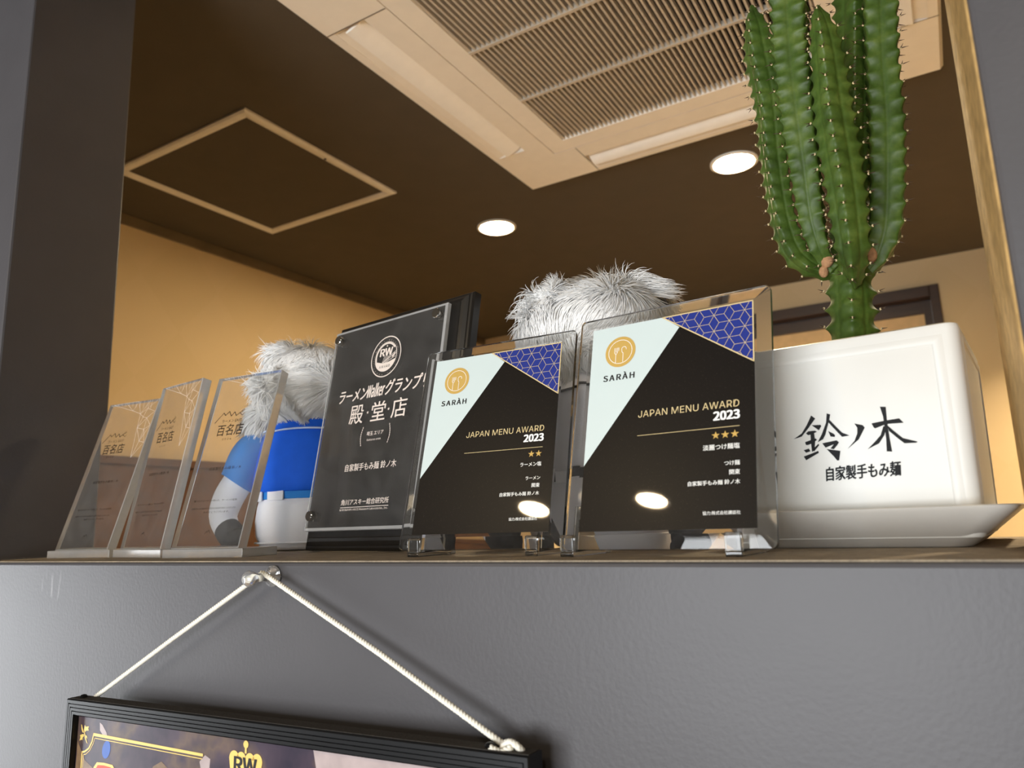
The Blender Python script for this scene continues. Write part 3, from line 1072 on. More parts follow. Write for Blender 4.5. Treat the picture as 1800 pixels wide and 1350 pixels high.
def small_award(x, y, yaw, lean, year, label):
    o = empty('acrylic_award', label, 'award plaque', 'small clear acrylic awards', plaque_frame(x, y, 0.0085, yaw, lean))
    s = MB()

    def q(ins, zz):
        return [(ins, ins, zz), (HW - ins, ins, zz), (HW - ins, HH - ins, zz), (ins, HH - ins, zz)]
    s.rings([q(0.0006, -HT), q(0, -HT + 0.0006), q(0, -0.0006), q(0.0006, 0)], True)
    s.mi = [1] * 12 + [0, 0]
    s.build('slab', [M['acr'], M['acredge']], o)
    # the foot block stays level on the sill
    inv = plaque_frame(0, 0, 0, 0, lean).inverted()
    bs = MB()
    # the foot block stays level on the sill
    bs.box((-0.006, -0.0045, -0.0085), (HW + 0.010, 0.040, -0.0004), 0, inv)
    bs.build('foot_block', M['acredge'], o, False, 0.0006)
    z = 0.0002
    mt = MB().poly_line([(0.0126, 0.1300), (0.0221, 0.1408), (0.0250, 0.1377), (0.0297, 0.1418), (0.0335, 0.1362), (0.0371, 0.1407), (0.0405, 0.1360), (0.0425, 0.1382)], 0.00085, z)
    for (p, q_) in (((0.0425, 0.1382), (0.0497, 0.1432)), ((0.0430, 0.1372), (0.0503, 0.1418)), ((0.0440, 0.1395), (0.0460, 0.1385)), ((0.0465, 0.1412), (0.0482, 0.1400)), ((0.0455, 0.1380), (0.0490, 0.1360)), ((0.0490, 0.1360), (0.0510, 0.1385))):
        mt.line(p, q_, 0.0005, z)
    mt.build('mountain_mark', M['printbrown'], o)
    text_part('category_line', o, M['printbrown'], 'ラーメン EAST', 0.0226, 0.0497, 0.1292, 0.0036, z, 0.004)
    text_part('award_title', o, M['printbrown'], '百名店', 0.0190, 0.0545, 0.1148, 0.0126, z, 0.004)
    text_part('award_year', o, M['printbrown'], year, 0.0295, 0.0416, 0.1101, 0.0019, z, 0.0, spacing=1.5)
    text_part('shop_name', o, M['printbrown'], '自家製手もみ麺 鈴ノ木', 0.0233, 0.0655, 0.0780, 0.0034, z, 0.0)
    for (ln, a_, b_, yy) in (('食べログユーザーが選んだ、ラーメンの名店。', 0.0143, 0.0715, 0.0456), ('全国のラーメン店の中から選ばれた百名店であることを証します。', 0.0139, 0.0722, 0.0378), ('おめでとうございます。', 0.0310, 0.0645, 0.0341)):
        text_part('caption_line', o, M['printbrown'], ln, a_, b_, yy, 0.0020, z, 0.0)
    MB().poly_line([(0.0400, 0.0135), (0.0415, 0.0165), (0.0430, 0.0150), (0.0445, 0.0175), (0.0470, 0.0140)], 0.0004, z).build('seal_mark', M['printbrown'], o)
    # engraved facet lines in the upper right corner
    pts = [(0.0085, 0.1815), (0.0467, 0.1702), (0.0622, 0.1647), (0.0654, 0.1459), (0.0723, 0.1076), (0.0856, 0.1260), (0.0864, 0.1824), (0.030, 0.1822), (0.052, 0.1824), (0.072, 0.1824),
           (0.0862, 0.166), (0.0862, 0.148), (0.072, 0.171), (0.076, 0.158), (0.078, 0.143), (0.077, 0.128), (0.069, 0.160)]
    eds = [(0, 1), (1, 2), (2, 3), (3, 4), (4, 5), (0, 7), (1, 7), (1, 8), (2, 8), (2, 9), (2, 12), (12, 9), (12, 6), (12, 10), (12, 16), (2, 16), (16, 13), (13, 10), (16, 3), (3, 13), (13, 14), (3, 14), (14, 11), (13, 11), (14, 15), (3, 15), (15, 4), (15, 5), (14, 5), (7, 8), (15, 11)]
    en = MB()
    for i, j in eds:
        en.line(pts[i], pts[j], 0.00022, 0.00012)
    for i in range(10):
        en.line((0.014 + i * 0.0068, 0.1826), (0.017 + i * 0.0066, 0.1826 - 0.0024 - 0.0011 * i), 0.0002, 0.00012)
    en.build('engraved_facets', M['frost'], o)
    return o


small_award(-0.8832, 0.0581, R(6.2), R(18.0), '2021', 'small clear acrylic award nearest the dark left jamb, leftmost of its row')
small_award(-0.7740, 0.0684, R(-7.1), R(11.6), '2023', 'small clear acrylic award standing between the two others like it')
small_award(-0.6573, 0.0485, R(5.8), R(16.1), '2024', 'small clear acrylic award in front of the plush toy in blue')

# ------------------------------------------------------------------ planter
yaw = R(-5)
PC = (-0.0537, 0.183)
SA = empty('saucer', 'square white ceramic saucer under the cactus pot', 'plant saucer', None, at(PC[0], PC[1], 0, yaw))


def sq(a_, r_, z_, n=6):
    return [(x, y, z_) for x, y in rrect(a_, a_, r_, n)]


MB().rings([sq(0.055, 0.010, 0.0012), sq(0.0615, 0.012, 0.0), sq(0.0640, 0.013, 0.0010), sq(0.0755, 0.012, 0.0110), sq(0.0885, 0.011, 0.0222), sq(0.0895, 0.011, 0.0240), sq(0.0885, 0.011, 0.0246), sq(0.0868, 0.011, 0.0238), sq(0.0745, 0.012, 0.0130), sq(0.0650, 0.012, 0.0055), sq(0.050, 0.010, 0.0050)], True).build('dish', M['saucer'], SA, 'auto')
PT_ = empty('flower_pot', 'square white ceramic pot with black brush lettering, planted with the cactus', 'plant pot', None, at(PC[0], PC[1], 0.0052, yaw))
hb, ht, H = 0.0712, 0.0732, 0.1293
pb = MB()
pb.rings([sq(hb - 0.006, 0.006, 0.0), sq(hb - 0.001, 0.0075, 0.0008), sq(hb, 0.0075, 0.003), sq(ht, 0.0075, H - 0.004), sq(ht - 0.0008, 0.0075, H - 0.001), sq(ht - 0.0030, 0.0070, H), sq(ht - 0.0068, 0.006, H - 0.0008), sq(ht - 0.0080, 0.006, H - 0.004), sq(hb - 0.010, 0.006, 0.012), sq(0.03, 0.006, 0.011)], True)
pb.build('pot_body', M['pot'], PT_, 'auto')
# raised border frame of each face leaves a slightly sunk panel: built as a thin raised frame
slope = math.atan((ht - hb) / (H - 0.007))
for k in range(4):
    fr_ = MB()
    mt = Matrix.Rotation(k * PI / 2, 4, 'Z') @ Matrix(((1, 0, 0, 0), (0, 0, -1, -hb), (0, 1, 0, 0.003), (0, 0, 0, 1))) @ Matrix.Rotation(slope, 4, 'X')
    hwo, hwi, b0, b1, t0, t1 = 0.0645, 0.0575, 0.004, 0.011, H - 0.010, H - 0.0165
    o_ = [(-hwo, b0, -0.0003), (hwo, b0, -0.0003), (hwo, t0, -0.0003), (-hwo, t0, -0.0003)]
    o2 = [(-hwo + 0.002, b0 + 0.002, 0.0008), (hwo - 0.002, b0 + 0.002, 0.0008), (hwo - 0.002, t0 - 0.002, 0.0008), (-hwo + 0.002, t0 - 0.002, 0.0008)]
    i2 = [(-hwi - 0.0015, b1 - 0.0015, 0.0008), (hwi + 0.0015, b1 - 0.0015, 0.0008), (hwi + 0.0015, t1 + 0.0015, 0.0008), (-hwi - 0.0015, t1 + 0.0015, 0.0008)]
    i_ = [(-hwi, b1, -0.0002), (hwi, b1, -0.0002), (hwi, t1, -0.0002), (-hwi, t1, -0.0002)]
    fr_.rings([o_, o2, i2, i_], False, 0, mt)
    fr_.build('border_frame', M['pot'], PT_, 'auto')
STROKES = [[(-0.0164, 0.086), (-0.014, 0.0838), (-0.0191, 0.0777), (-0.0238, 0.0727), (-0.0291, 0.0715), (-0.0236, 0.0748), (-0.0199, 0.0799)], [(-0.0168, 0.0796), (-0.0112, 0.0793), (-0.0108, 0.0784), (-0.0126, 0.0758)], [(-0.0209, 0.0746), (-0.0193, 0.0758), (-0.0151, 0.0759), (-0.0139, 0.075), (-0.0164, 0.074), (-0.0196, 0.0732)], [(-0.0181, 0.0746), (-0.0157, 0.0747), (-0.0157, 0.0686), (-0.0167, 0.0633), (-0.0184, 0.062), (-0.0184, 0.0689)], [(-0.0221, 0.0689), (-0.0152, 0.0708), (-0.0144, 0.0697), (-0.0175, 0.0677), (-0.0205, 0.0668), (-0.0217, 0.067)], [(-0.0235, 0.0637), (-0.0201, 0.0645), (-0.0192, 0.0627), (-0.0221, 0.0619)], [(-0.0177, 0.0639), (-0.0139, 0.0671), (-0.0134, 0.0662), (-0.0171, 0.0622)], [(-0.0239, 0.0596), (-0.0188, 0.0611), (-0.0144, 0.0626), (-0.0142, 0.0612), (-0.0226, 0.057)], [(-0.0066, 0.0863), (-0.0045, 0.0854), (-0.0054, 0.0822), (-0.0088, 0.0729), (-0.0106, 0.0698), (-0.0142, 0.0681), (-0.0111, 0.0731), (-0.0077, 0.0803)], [(-0.0054, 0.082), (-0.0013, 0.0764), (0.0013, 0.073), (0.0055, 0.0707), (0.001, 0.0703), (-0.0012, 0.0732), (-0.0045, 0.0778), (-0.0062, 0.0804)], [(-0.007, 0.0748), (-0.004, 0.0729), (-0.0031, 0.0718), (-0.0034, 0.0706), (-0.0059, 0.0711)], [(-0.0115, 0.0672), (-0.0026, 0.0684), (-0.0012, 0.067), (-0.0026, 0.0651), (-0.0048, 0.0628), (-0.0068, 0.0634), (-0.0046, 0.0659), (-0.0097, 0.0642)], [(-0.0092, 0.0633), (-0.0029, 0.0619), (-0.001, 0.0614), (-0.0024, 0.0555), (-0.0036, 0.0554), (-0.0053, 0.0581)], [(0.0092, 0.0781), (0.0139, 0.0765), (0.015, 0.0749), (0.0134, 0.0723), (0.0107, 0.0678), (0.0033, 0.0622), (0.008, 0.067), (0.0102, 0.0716), (0.0106, 0.0752)], [(0.0251, 0.087), (0.0284, 0.0865), (0.0281, 0.0786), (0.0281, 0.075), (0.0283, 0.0667), (0.0287, 0.0585), (0.0257, 0.0589), (0.0263, 0.0669), (0.0262, 0.0742), (0.0262, 0.0804)], [(0.0191, 0.0771), (0.0269, 0.078), (0.035, 0.0786), (0.0371, 0.0756), (0.0275, 0.0758), (0.0207, 0.0737), (0.0199, 0.0748)], [(0.0256, 0.0747), (0.0273, 0.074), (0.0256, 0.0691), (0.022, 0.0642), (0.015, 0.0611), (0.0198, 0.0655), (0.0235, 0.0693)], [(0.0279, 0.075), (0.0312, 0.0711), (0.0356, 0.0663), (0.0434, 0.0634), (0.0424, 0.0628), (0.0361, 0.063), (0.0329, 0.0663), (0.0284, 0.0714)]]


def face_mat(lift):
    return Matrix(((1, 0, 0, 0), (0, 0, -1, -hb), (0, 1, 0, 0.003), (0, 0, 0, 1))) @ Matrix.Rotation(slope, 4, 'X') @ Matrix.Translation((0, -0.0082, lift))


br = MB()
for i, s in enumerate(STROKES):
    br.flat(s, 0.0002 + 0.00003 * (i % 3), 0, face_mat(0))
br.build('brush_lettering', M['brush'], PT_)
tmp = MB()
for i_, (ox_, oy_) in enumerate(((0, 0), (0.00022, 0.0001), (-0.0002, -0.00012), (0.0, 0.00022))):
    write(tmp, '自家製手もみ麺', -0.0115 + ox_, 0.0325 + ox_, oy_, 0.0088, 0.00002 * i_, 0.009, 0.12)
b2 = MB().add([(x, 0.0430 + y + 0.022 * x, 0.0002 + z_) for x, y, z_ in tmp.v], tmp.f, 0, face_mat(0))
b2.build('small_brush_lettering', M['brush'], PT_)

# soil is its own thing inside the pot
so = MB()
nn = 14
gridv, gridf = [], []
for i in range(nn + 1):
    for j in range(nn + 1):
        x, y = (-1 + 2 * i / nn) * 0.0635, (-1 + 2 * j / nn) * 0.0635
        gridv.append((x, y, 0.112 + random.uniform(-0.0012, 0.0016)))
for i in range(nn):
    for j in range(nn):
        gridf.append((i * (nn + 1) + j, (i + 1) * (nn + 1) + j, (i + 1) * (nn + 1) + j + 1, i * (nn + 1) + j + 1))
so.add(gridv, gridf)
tag(so.build('soil', M['soil'], PT_, True), kind='stuff')

# cactus: ribbed stems with toothed ridges
TR_ = [(-0.0524, 0.185, 0.1165, 0.019), (-0.0524, 0.185, 0.1468, 0.019), (-0.0512, 0.185, 0.1641, 0.0187), (-0.0501, 0.185, 0.1816, 0.0183), (-0.0489, 0.185, 0.2037, 0.0180), (-0.0484, 0.185, 0.2130, 0.0150), (-0.0483, 0.185, 0.2150, 0.004)]
SA_ = [(-0.0560, 0.182, 0.1990, 0.0056), (-0.0671, 0.18, 0.2029, 0.0068), (-0.0765, 0.176, 0.2088, 0.0087), (-0.0845, 0.172, 0.2204, 0.0105), (-0.0891, 0.17, 0.2426, 0.0108), (-0.0912, 0.17, 0.2739, 0.0113), (-0.0918, 0.17, 0.3079, 0.0122), (-0.0912, 0.17, 0.3372, 0.0125), (-0.0919, 0.17, 0.3626, 0.0133), (-0.0939, 0.17, 0.3888, 0.0139), (-0.0949, 0.17, 0.4126, 0.0112), (-0.0962, 0.17, 0.4288, 0.0056), (-0.0963, 0.17, 0.4369, 0.0014)]
SB_ = [(-0.0590, 0.178, 0.2020, 0.0050), (-0.0635, 0.175, 0.2080, 0.0060), (-0.0661, 0.168, 0.2181, 0.0082), (-0.0682, 0.162, 0.2392, 0.0105), (-0.0682, 0.158, 0.2766, 0.0128), (-0.0684, 0.155, 0.3221, 0.0145), (-0.0682, 0.155, 0.3703, 0.0148), (-0.0656, 0.155, 0.4188, 0.0150), (-0.063, 0.155, 0.4585, 0.0150), (-0.0604, 0.155, 0.4937, 0.0140), (-0.0579, 0.155, 0.5189, 0.0095), (-0.0567, 0.155, 0.5316, 0.0018)]
SC_ = [(-0.0450, 0.172, 0.1860, 0.0050), (-0.0442, 0.163, 0.1920, 0.0080), (-0.0427, 0.152, 0.2001, 0.0113), (-0.0419, 0.145, 0.2117, 0.0132), (-0.0414, 0.14, 0.2483, 0.0149), (-0.0423, 0.14, 0.2747, 0.0155), (-0.0431, 0.14, 0.3062, 0.0152), (-0.0427, 0.14, 0.3471, 0.0132), (-0.0433, 0.14, 0.3707, 0.0105), (-0.0445, 0.14, 0.3863, 0.0064), (-0.0448, 0.14, 0.3951, 0.0013)]
SD_ = [(-0.0481, 0.19, 0.2080, 0.0120), (-0.0470, 0.191, 0.2200, 0.0165), (-0.0441, 0.195, 0.2471, 0.0167), (-0.0383, 0.2, 0.295, 0.0168), (-0.0311, 0.2, 0.3566, 0.0170), (-0.0231, 0.2, 0.4299, 0.0173), (-0.0173, 0.2, 0.4907, 0.0168), (-0.0132, 0.2, 0.5321, 0.0151), (-0.0108, 0.2, 0.5585, 0.0095), (-0.0094, 0.2, 0.5717, 0.0019)]
SE_ = [(-0.0395, 0.187, 0.1960, 0.0051), (-0.0342, 0.187, 0.2011, 0.0062), (-0.0281, 0.187, 0.2109, 0.0098), (-0.0218, 0.187, 0.2296, 0.0135), (-0.0166, 0.187, 0.2645, 0.0142), (-0.0119, 0.187, 0.3094, 0.0143), (-0.0091, 0.187, 0.361, 0.0136), (-0.0044, 0.187, 0.4132, 0.0140), (-0.0008, 0.187, 0.452, 0.0125), (0.0016, 0.187, 0.4765, 0.0081), (0.003, 0.187, 0.4888, 0.0018)]


def catmull(P, step):
    P = np.array(P, float)
    out = []
    for i in range(len(P) - 1):
        p0, p1, p2, p3 = P[max(i - 1, 0)], P[i], P[i + 1], P[min(i + 2, len(P) - 1)]
        n = max(2, int(np.linalg.norm(p2[:3] - p1[:3]) / step))
        for k in range(n):
            t = k / n
            out.append(0.5 * ((2 * p1) + (-p0 + p2) * t + (2 * p0 - 5 * p1 + 4 * p2 - p3) * t * t + (-p0 + 3 * p1 - 3 * p2 + p3) * t ** 3))
    out.append(P[-1])
    return np.array(out)


CR = empty('cactus', 'tall green columnar cactus with spiny ribbed stems, growing from the white pot', 'cactus', None, Matrix.Translation((-0.0524, 0.185, 0.1172)))
CO = Vector((-0.0524, 0.185, 0.1172))


def stem(ctrl, ribs, phase, period, name='stem', grow=1.0, tooth=0.24, valley=0.58, sub=64):
    pts = catmull(ctrl, period / 8)
    pts[:, 3] *= grow
    n = len(pts)
    P = [Vector(p[:3]) - CO for p in pts]
    rad = np.maximum(pts[:, 3], 0.0008)
    arc = [0.0]
    for i in range(1, n):
        arc.append(arc[-1] + (P[i] - P[i - 1]).length)
    rings, sp, ar = [], MB(), MB()
    ths = []
    per = max(8, sub // ribs)
    for r_ in range(ribs):
        for j in range(per):
            u = (j / per) * 2 - 1                     # -1..1 between valleys
            ths.append((r_, u))
    last = [-1] * ribs
    for i in range(n):
        t = (P[min(i + 1, n - 1)] - P[max(i - 1, 0)]).normalized()
        front = Vector((0.08, -1, 0)).normalized()      # reference side of the stem
        a_ = (front - t * front.dot(t)).normalized()
        b_ = t.cross(a_)
        ring_ = []
        for (r_, u) in ths:
            th = phase + (r_ + u * 0.5) * 2 * PI / ribs
            w = abs(u)
            prof = valley + (1 - valley) * (1 - w) ** 1.35
            ph = arc[i] / period + r_ * 0.37
            cusp = 1 - abs(math.sin(PI * ph)) ** 0.75
            k = rad[i] * (prof - tooth * (1 - cusp) * max(0, 1 - w * 1.25))
            d = a_ * math.cos(th) + b_ * math.sin(th)
            ring_.append(tuple(P[i] + d * k))
        rings.append(ring_)
        for r_ in range(ribs):
            ph = arc[i] / period + r_ * 0.37
            if int(ph + 0.001) != last[r_] and rad[i] > 0.003:
                last[r_] = int(ph + 0.001)
                if i == 0:
                    continue
                th = phase + r_ * 2 * PI / ribs
                d = a_ * math.cos(th) + b_ * math.sin(th)
                side = t.cross(d)
                tip = P[i] + d * rad[i] * 0.99
                ar.ball(tip, (0.0008, 0.0008, 0.0010), 8, 6)
                for sg in (-1, 1):
                    dirv = (d * 0.75 + side * sg * random.uniform(0.45, 0.75) + t * random.uniform(-0.25, 0.25)).normalized()
                    ln = random.uniform(0.0036, 0.0056)
                    sp.tube([tip - d * 0.0004, tip + dirv * ln * 0.5, tip + dirv * ln], [0.0005, 0.0003, 0.00007], 5)
    o = MB().rings(rings, True).build(name, M['cactus'], CR, True)
    tag(sp.build('spines', M['spine'], o, True), kind='stuff')
    tag(ar.build('areoles', M['areole'], o, True), kind='stuff')
    return o


stem(TR_, 4, R(2), 0.0142, 'trunk', 1.04, 0.27, 0.62)
stem(SA_, 4, R(-18), 0.0112, grow=1.12)
stem(SB_, 4, R(42), 0.0110, grow=1.30)
stem(SC_, 4, R(-9), 0.0120, grow=1.06)
stem(SD_, 4, R(6), 0.0125)
stem(SE_, 4, R(47), 0.0132, grow=1.30)
for (c, r_) in (((-0.0625, 0.171, 0.2085), (0.0052, 0.0040, 0.0062)), ((-0.0655, 0.172, 0.2000), (0.0034, 0.0034, 0.0046)), ((-0.0330, 0.180, 0.2085), (0.0042, 0.0040, 0.0062)), ((-0.0505, 0.166, 0.2130), (0.0014, 0.0020, 0.0030))):
    MB().ball(Vector(c) - CO, r_, 14, 10).build('callus', M['cork'], CR, True)


# ------------------------------------------------------------------ plush toys, seen from behind
def fur_mesh(name, roots, normals, length, parent, seed, curl=1.0, width=0.00105):
    """tufts of curved fibres: each fibre is a thin tapering three-sided strand"""
    rng = np.random.default_rng(seed)
    n = len(roots)
    segs = 6
    roots = np.array(roots)
    normals = np.array(normals)
    # lock directions shared by neighbouring fibres
    fx = np.sin(roots[:, 0] * 62 + roots[:, 2] * 41 + seed)
    fy = np.sin(roots[:, 1] * 55 - roots[:, 0] * 47 + seed * 2)
    fz = np.sin(roots[:, 2] * 70 + roots[:, 1] * 38 + seed * 3)
    flow = np.stack([fx, fy, fz], 1) * 0.75 * curl
    lens = length * rng.uniform(0.65, 1.15, n) * (1 - 0.38 * np.maximum(normals[:, 2], 0))
    grav = np.array([0, 0, -1.0])
    pos = roots.copy()
    comb = np.cross(normals, np.array([0.35, 0.25, 0.9])) * 0.55 + np.array([0.55, -0.35, 0.0]) * np.maximum(normals[:, 2:3], 0)
    tang = flow * 0.75 + comb * 0.8 + grav * 0.45
    tang = tang - normals * (tang * normals).sum(1)[:, None]
    d = normals * 0.34 + tang * 1.0 + rng.normal(0, 0.07, (n, 3))
    d /= np.linalg.norm(d, axis=1)[:, None]
    pts = [pos.copy()]
    for k in range(segs):
        curlv = np.cross(normals, flow) * np.sin(2.2 * k + roots[:, 2:3] * 160 + roots[:, 0:1] * 120) * 0.42
        d = d + grav * 0.15 + flow * 0.30 * (k / segs) + curlv - normals * 0.11
        d /= np.linalg.norm(d, axis=1)[:, None]
        pos = pos + d * (lens / segs)[:, None]
        pts.append(pos.copy())
    pts = np.stack(pts, 1)                       # n, segs+1, 3
    side = np.cross(d, rng.normal(0, 1, (n, 3)))
    side /= np.linalg.norm(side, axis=1)[:, None] + 1e-9
    side2 = np.cross(d, side)
    w = width * np.array([1.0, 1.0, 0.92, 0.8, 0.6, 0.36, 0.06]) / 2
    tri = []
    for a_ in (0, 2 * PI / 3, 4 * PI / 3):
        off = side * math.cos(a_) + side2 * math.sin(a_)
        tri.append(pts + off[:, None, :] * w[None, :, None])
    V = np.stack(tri, 2).reshape(-1, 3)          # n,(segs+1),3
    base = np.arange(n)[:, None, None] * (segs + 1) * 3
    k = np.arange(segs)[None, :, None] * 3
    c = np.arange(3)[None, None, :]
    c2 = (c + 1) % 3
    F = np.stack([base + k + c, base + k + c2, base + k + 3 + c2, base + k + 3 + c], -1).reshape(-1, 4)
    me = bpy.data.meshes.new(name)
    me.vertices.add(len(V))
    me.vertices.foreach_set('co', V.ravel())
    me.loops.add(F.size)
    me.loops.foreach_set('vertex_index', F.ravel().astype(np.int32))
    me.polygons.add(len(F))
    me.polygons.foreach_set('loop_start', np.arange(0, F.size, 4, dtype=np.int32))
    me.polygons.foreach_set('loop_total', np.full(len(F), 4, dtype=np.int32))
    me.polygons.foreach_set('use_smooth', np.ones(len(F), dtype=bool))
    me.materials.append(M['fur'])
    me.update()
    # fibres shade softly, like the pile they lie in
    tv = np.stack([np.broadcast_to((side * math.cos(a_) + side2 * math.sin(a_))[:, None, :], pts.shape) for a_ in (0, 2 * PI / 3, 4 * PI / 3)], 2)
    nv = tv * 0.35 + normals[:, None, None, :] * 0.8
    nv /= np.linalg.norm(nv, axis=3)[..., None]
    me.normals_split_custom_set_from_vertices(nv.reshape(-1, 3))
    o = bpy.data.objects.new(name, me)
    COL.objects.link(o)
    o.parent = parent
    o['kind'] = 'stuff'
    return o


def sphere_pts(c, r, n, rng, lo=-1.0):
    z = rng.uniform(lo, 1, n)
    a_ = rng.uniform(0, 2 * PI, n)
    s_ = np.sqrt(1 - z * z)
    u = np.stack([s_ * np.cos(a_), s_ * np.sin(a_), z], 1)
    p = np.array(c) + u * np.array(r)
    nn_ = u / np.array(r)
    nn_ /= np.linalg.norm(nn_, axis=1)[:, None]
    return p, nn_


def lathe_e(mb, prof, cy=0.85, n=40, mi=0):
    rings = [[(r_ * math.cos(2 * PI * k / n), r_ * cy * math.sin(2 * PI * k / n), z_) for k in range(n)] for r_, z_ in prof]
    return mb.rings(rings, True, mi)


def plush(x, y, rz, label, jersey, sleeve, pants, belt, seed, arms=True, dark_legs=False, scale=1.0):
    o = empty('plush_toy', label, 'plush toy', 'white shaggy plush toys seen from behind', at(x, y, 0.0006, rz) @ Matrix.Scale(scale, 4))
    rng = np.random.default_rng(seed)
    # pants: rounded seat
    pm_ = MB()
    lathe_e(pm_, [(0.030, 0.0), (0.052, 0.0006), (0.060, 0.005), (0.0645, 0.016), (0.0655, 0.032), (0.0635, 0.048), (0.0610, 0.058)])
    p_ = pm_.build('pants', pants, o, True)
    MB().tube([(0.0655 * math.cos(t) * 0.99, 0.0655 * 0.85 * math.sin(t) * 0.99, 0.0085) for t in [2 * PI * i / 40 for i in range(41)]], 0.0011, 6).build('seam', pants, p_, True)
    bt = MB()
    lathe_e(bt, [(0.0612, 0.0555), (0.0625, 0.0565), (0.0625, 0.0665), (0.0610, 0.0675)])
    b_ = bt.build('belt', belt, o, 'auto')
    for t in (-150, -118, -58, -20, 30, 90, 150):
        c_ = Vector((0.0628 * math.cos(R(t)), 0.0628 * 0.85 * math.sin(R(t)), 0.0612))
        wd = 0.012 if t in (-118, -150) else 0.0045
        mt_ = Matrix.Translation(c_) @ Matrix.Rotation(R(t + 90), 4, 'Z')
        MB().box((-wd, -0.0008, -0.0068), (wd, 0.0012, 0.0068), 0, mt_).build('belt_loop', M['cloth'], b_, False, 0.0006)
    jm = MB()
    lathe_e(jm, [(0.0630, 0.0640), (0.0665, 0.0650), (0.0662, 0.0760), (0.0640, 0.095), (0.0600, 0.116), (0.0530, 0.134), (0.0420, 0.148), (0.0300, 0.156)], 0.85)
    j_ = jm.build('jersey', jersey, o, True)
    pts_ = []
    for i in range(25):
        t = R(-165 + 150 * i / 24)
        zz = 0.1275 + 0.006 * math.cos(t + PI / 2)
        rr_ = 0.0565
        pts_.append((rr_ * math.cos(t), rr_ * 0.85 * math.sin(t), zz))
    MB().tube(pts_, 0.0011, 6).build('piping', M['piping'] if jersey is M['jersey'] else M['darkcloth'], j_, True)
    for sg in (-1, 1):
        a0 = Vector((sg * 0.044, -0.004, 0.130))
        a1 = Vector((sg * 0.066, -0.010, 0.108))
        a2 = Vector((sg * 0.077, -0.016, 0.080))
        a3 = Vector((sg * 0.088, -0.020, 0.058))
        a4 = Vector((sg * 0.091, -0.026, 0.038))
        a5 = Vector((sg * 0.082, -0.034, 0.022))
        a6 = Vector((sg * 0.070, -0.042, 0.012))
        c_ = catmull([(*a0, 0.016), (*a1, 0.022), (*a2, 0.021), (*(a2 * 0.75 + a3 * 0.25), 0.0205)], 0.004)
        sv = MB().tube([tuple(p[:3]) for p in c_], [float(p[3]) for p in c_], 20).build('sleeve', sleeve, o, 'auto')
        MB().tube([(c_[-3][0] + 0.0212 * math.cos(R(t)) * 0.55, c_[-3][1] - 0.018 * math.sin(R(t)), c_[-3][2] + 0.0212 * math.cos(R(t)) * 0.6 * sg * 0.9) for t in range(20, 161, 14)], 0.0007, 6).build('sleeve_stripe', M['piping'], sv, True)
        c_ = catmull([(*(a2 * 0.85 + a3 * 0.15), 0.0165), (*a3, 0.0165), (*a4, 0.0150), (*a5, 0.0135)], 0.004)
        MB().tube([tuple(p[:3]) for p in c_], [float(p[3]) for p in c_], 18).build('arm', M['cloth'], o, 'auto')
        c_ = catmull([(*(a5 * 0.9 + a4 * 0.1), 0.0142), (*(a5 * 0.4 + a6 * 0.6), 0.0146), (*a6, 0.0116), (*(a6 + Vector((-sg * 0.006, -0.004, 0.0))), 0.004)], 0.003)
        MB().tube([tuple(p[:3]) for p in c_], [float(p[3]) for p in c_], 18).build('paw', M['darkcloth'], o, 'auto')
        # outstretched leg on the side away from the viewer
        c_ = catmull([(sg * 0.026, 0.030, 0.022, 0.018), (sg * 0.036, 0.062, 0.020, 0.019), (sg * 0.040, 0.085, 0.020, 0.0185), (sg * 0.041, 0.098, 0.021, 0.010)], 0.004)
        MB().tube([tuple(p[:3]) for p in c_], [float(p[3]) for p in c_], 18).build('leg', pants, o, 'auto')
    hc, hr = (0.0, 0.006, 0.186), (0.067, 0.060, 0.050)
    MB().ball(hc, hr, 32, 20).ball((-0.055, 0.002, 0.143), (0.021, 0.026, 0.030), 20, 12).ball((0.055, 0.002, 0.143), (0.021, 0.026, 0.030), 20, 12).build('head', M['fur'], o, True)
    for sg in (-1, 1):
        MB().ball((sg * 0.044, 0.012, 0.226), (0.018, 0.012, 0.018), 16, 10).build('ear', M['fur'], o, True)
    p1_, n1_ = sphere_pts(hc, hr, 15000, rng, -0.75)
    p2_, n2_ = sphere_pts((-0.055, 0.002, 0.143), (0.021, 0.026, 0.030), 2400, rng)
    p3_, n3_ = sphere_pts((0.055, 0.002, 0.143), (0.021, 0.026, 0.030), 2400, rng)
    p4_, n4_ = sphere_pts((-0.044, 0.012, 0.226), (0.018, 0.012, 0.018), 1100, rng, -0.3)
    p5_, n5_ = sphere_pts((0.044, 0.012, 0.226), (0.018, 0.012, 0.018), 1100, rng, -0.3)
    fur_mesh('fur', np.concatenate([p1_, p2_, p3_, p4_, p5_]), np.concatenate([n1_, n2_, n3_, n4_, n5_]), 0.028, o, seed)
    return o


plush(-0.640, 0.217, R(30), 'white shaggy plush toy in a blue jersey and white pants, behind the clear awards', M['jersey'], M['sleeve'], M['cloth'], M['sleeve'], 3)
plush(-0.276, 0.212, R(14), 'white shaggy plush toy in pale grey clothes, its head showing above the two glass plaques', M['greycloth'], M['greycloth'], M['greycloth'], M['darkcloth'], 8, scale=1.02)

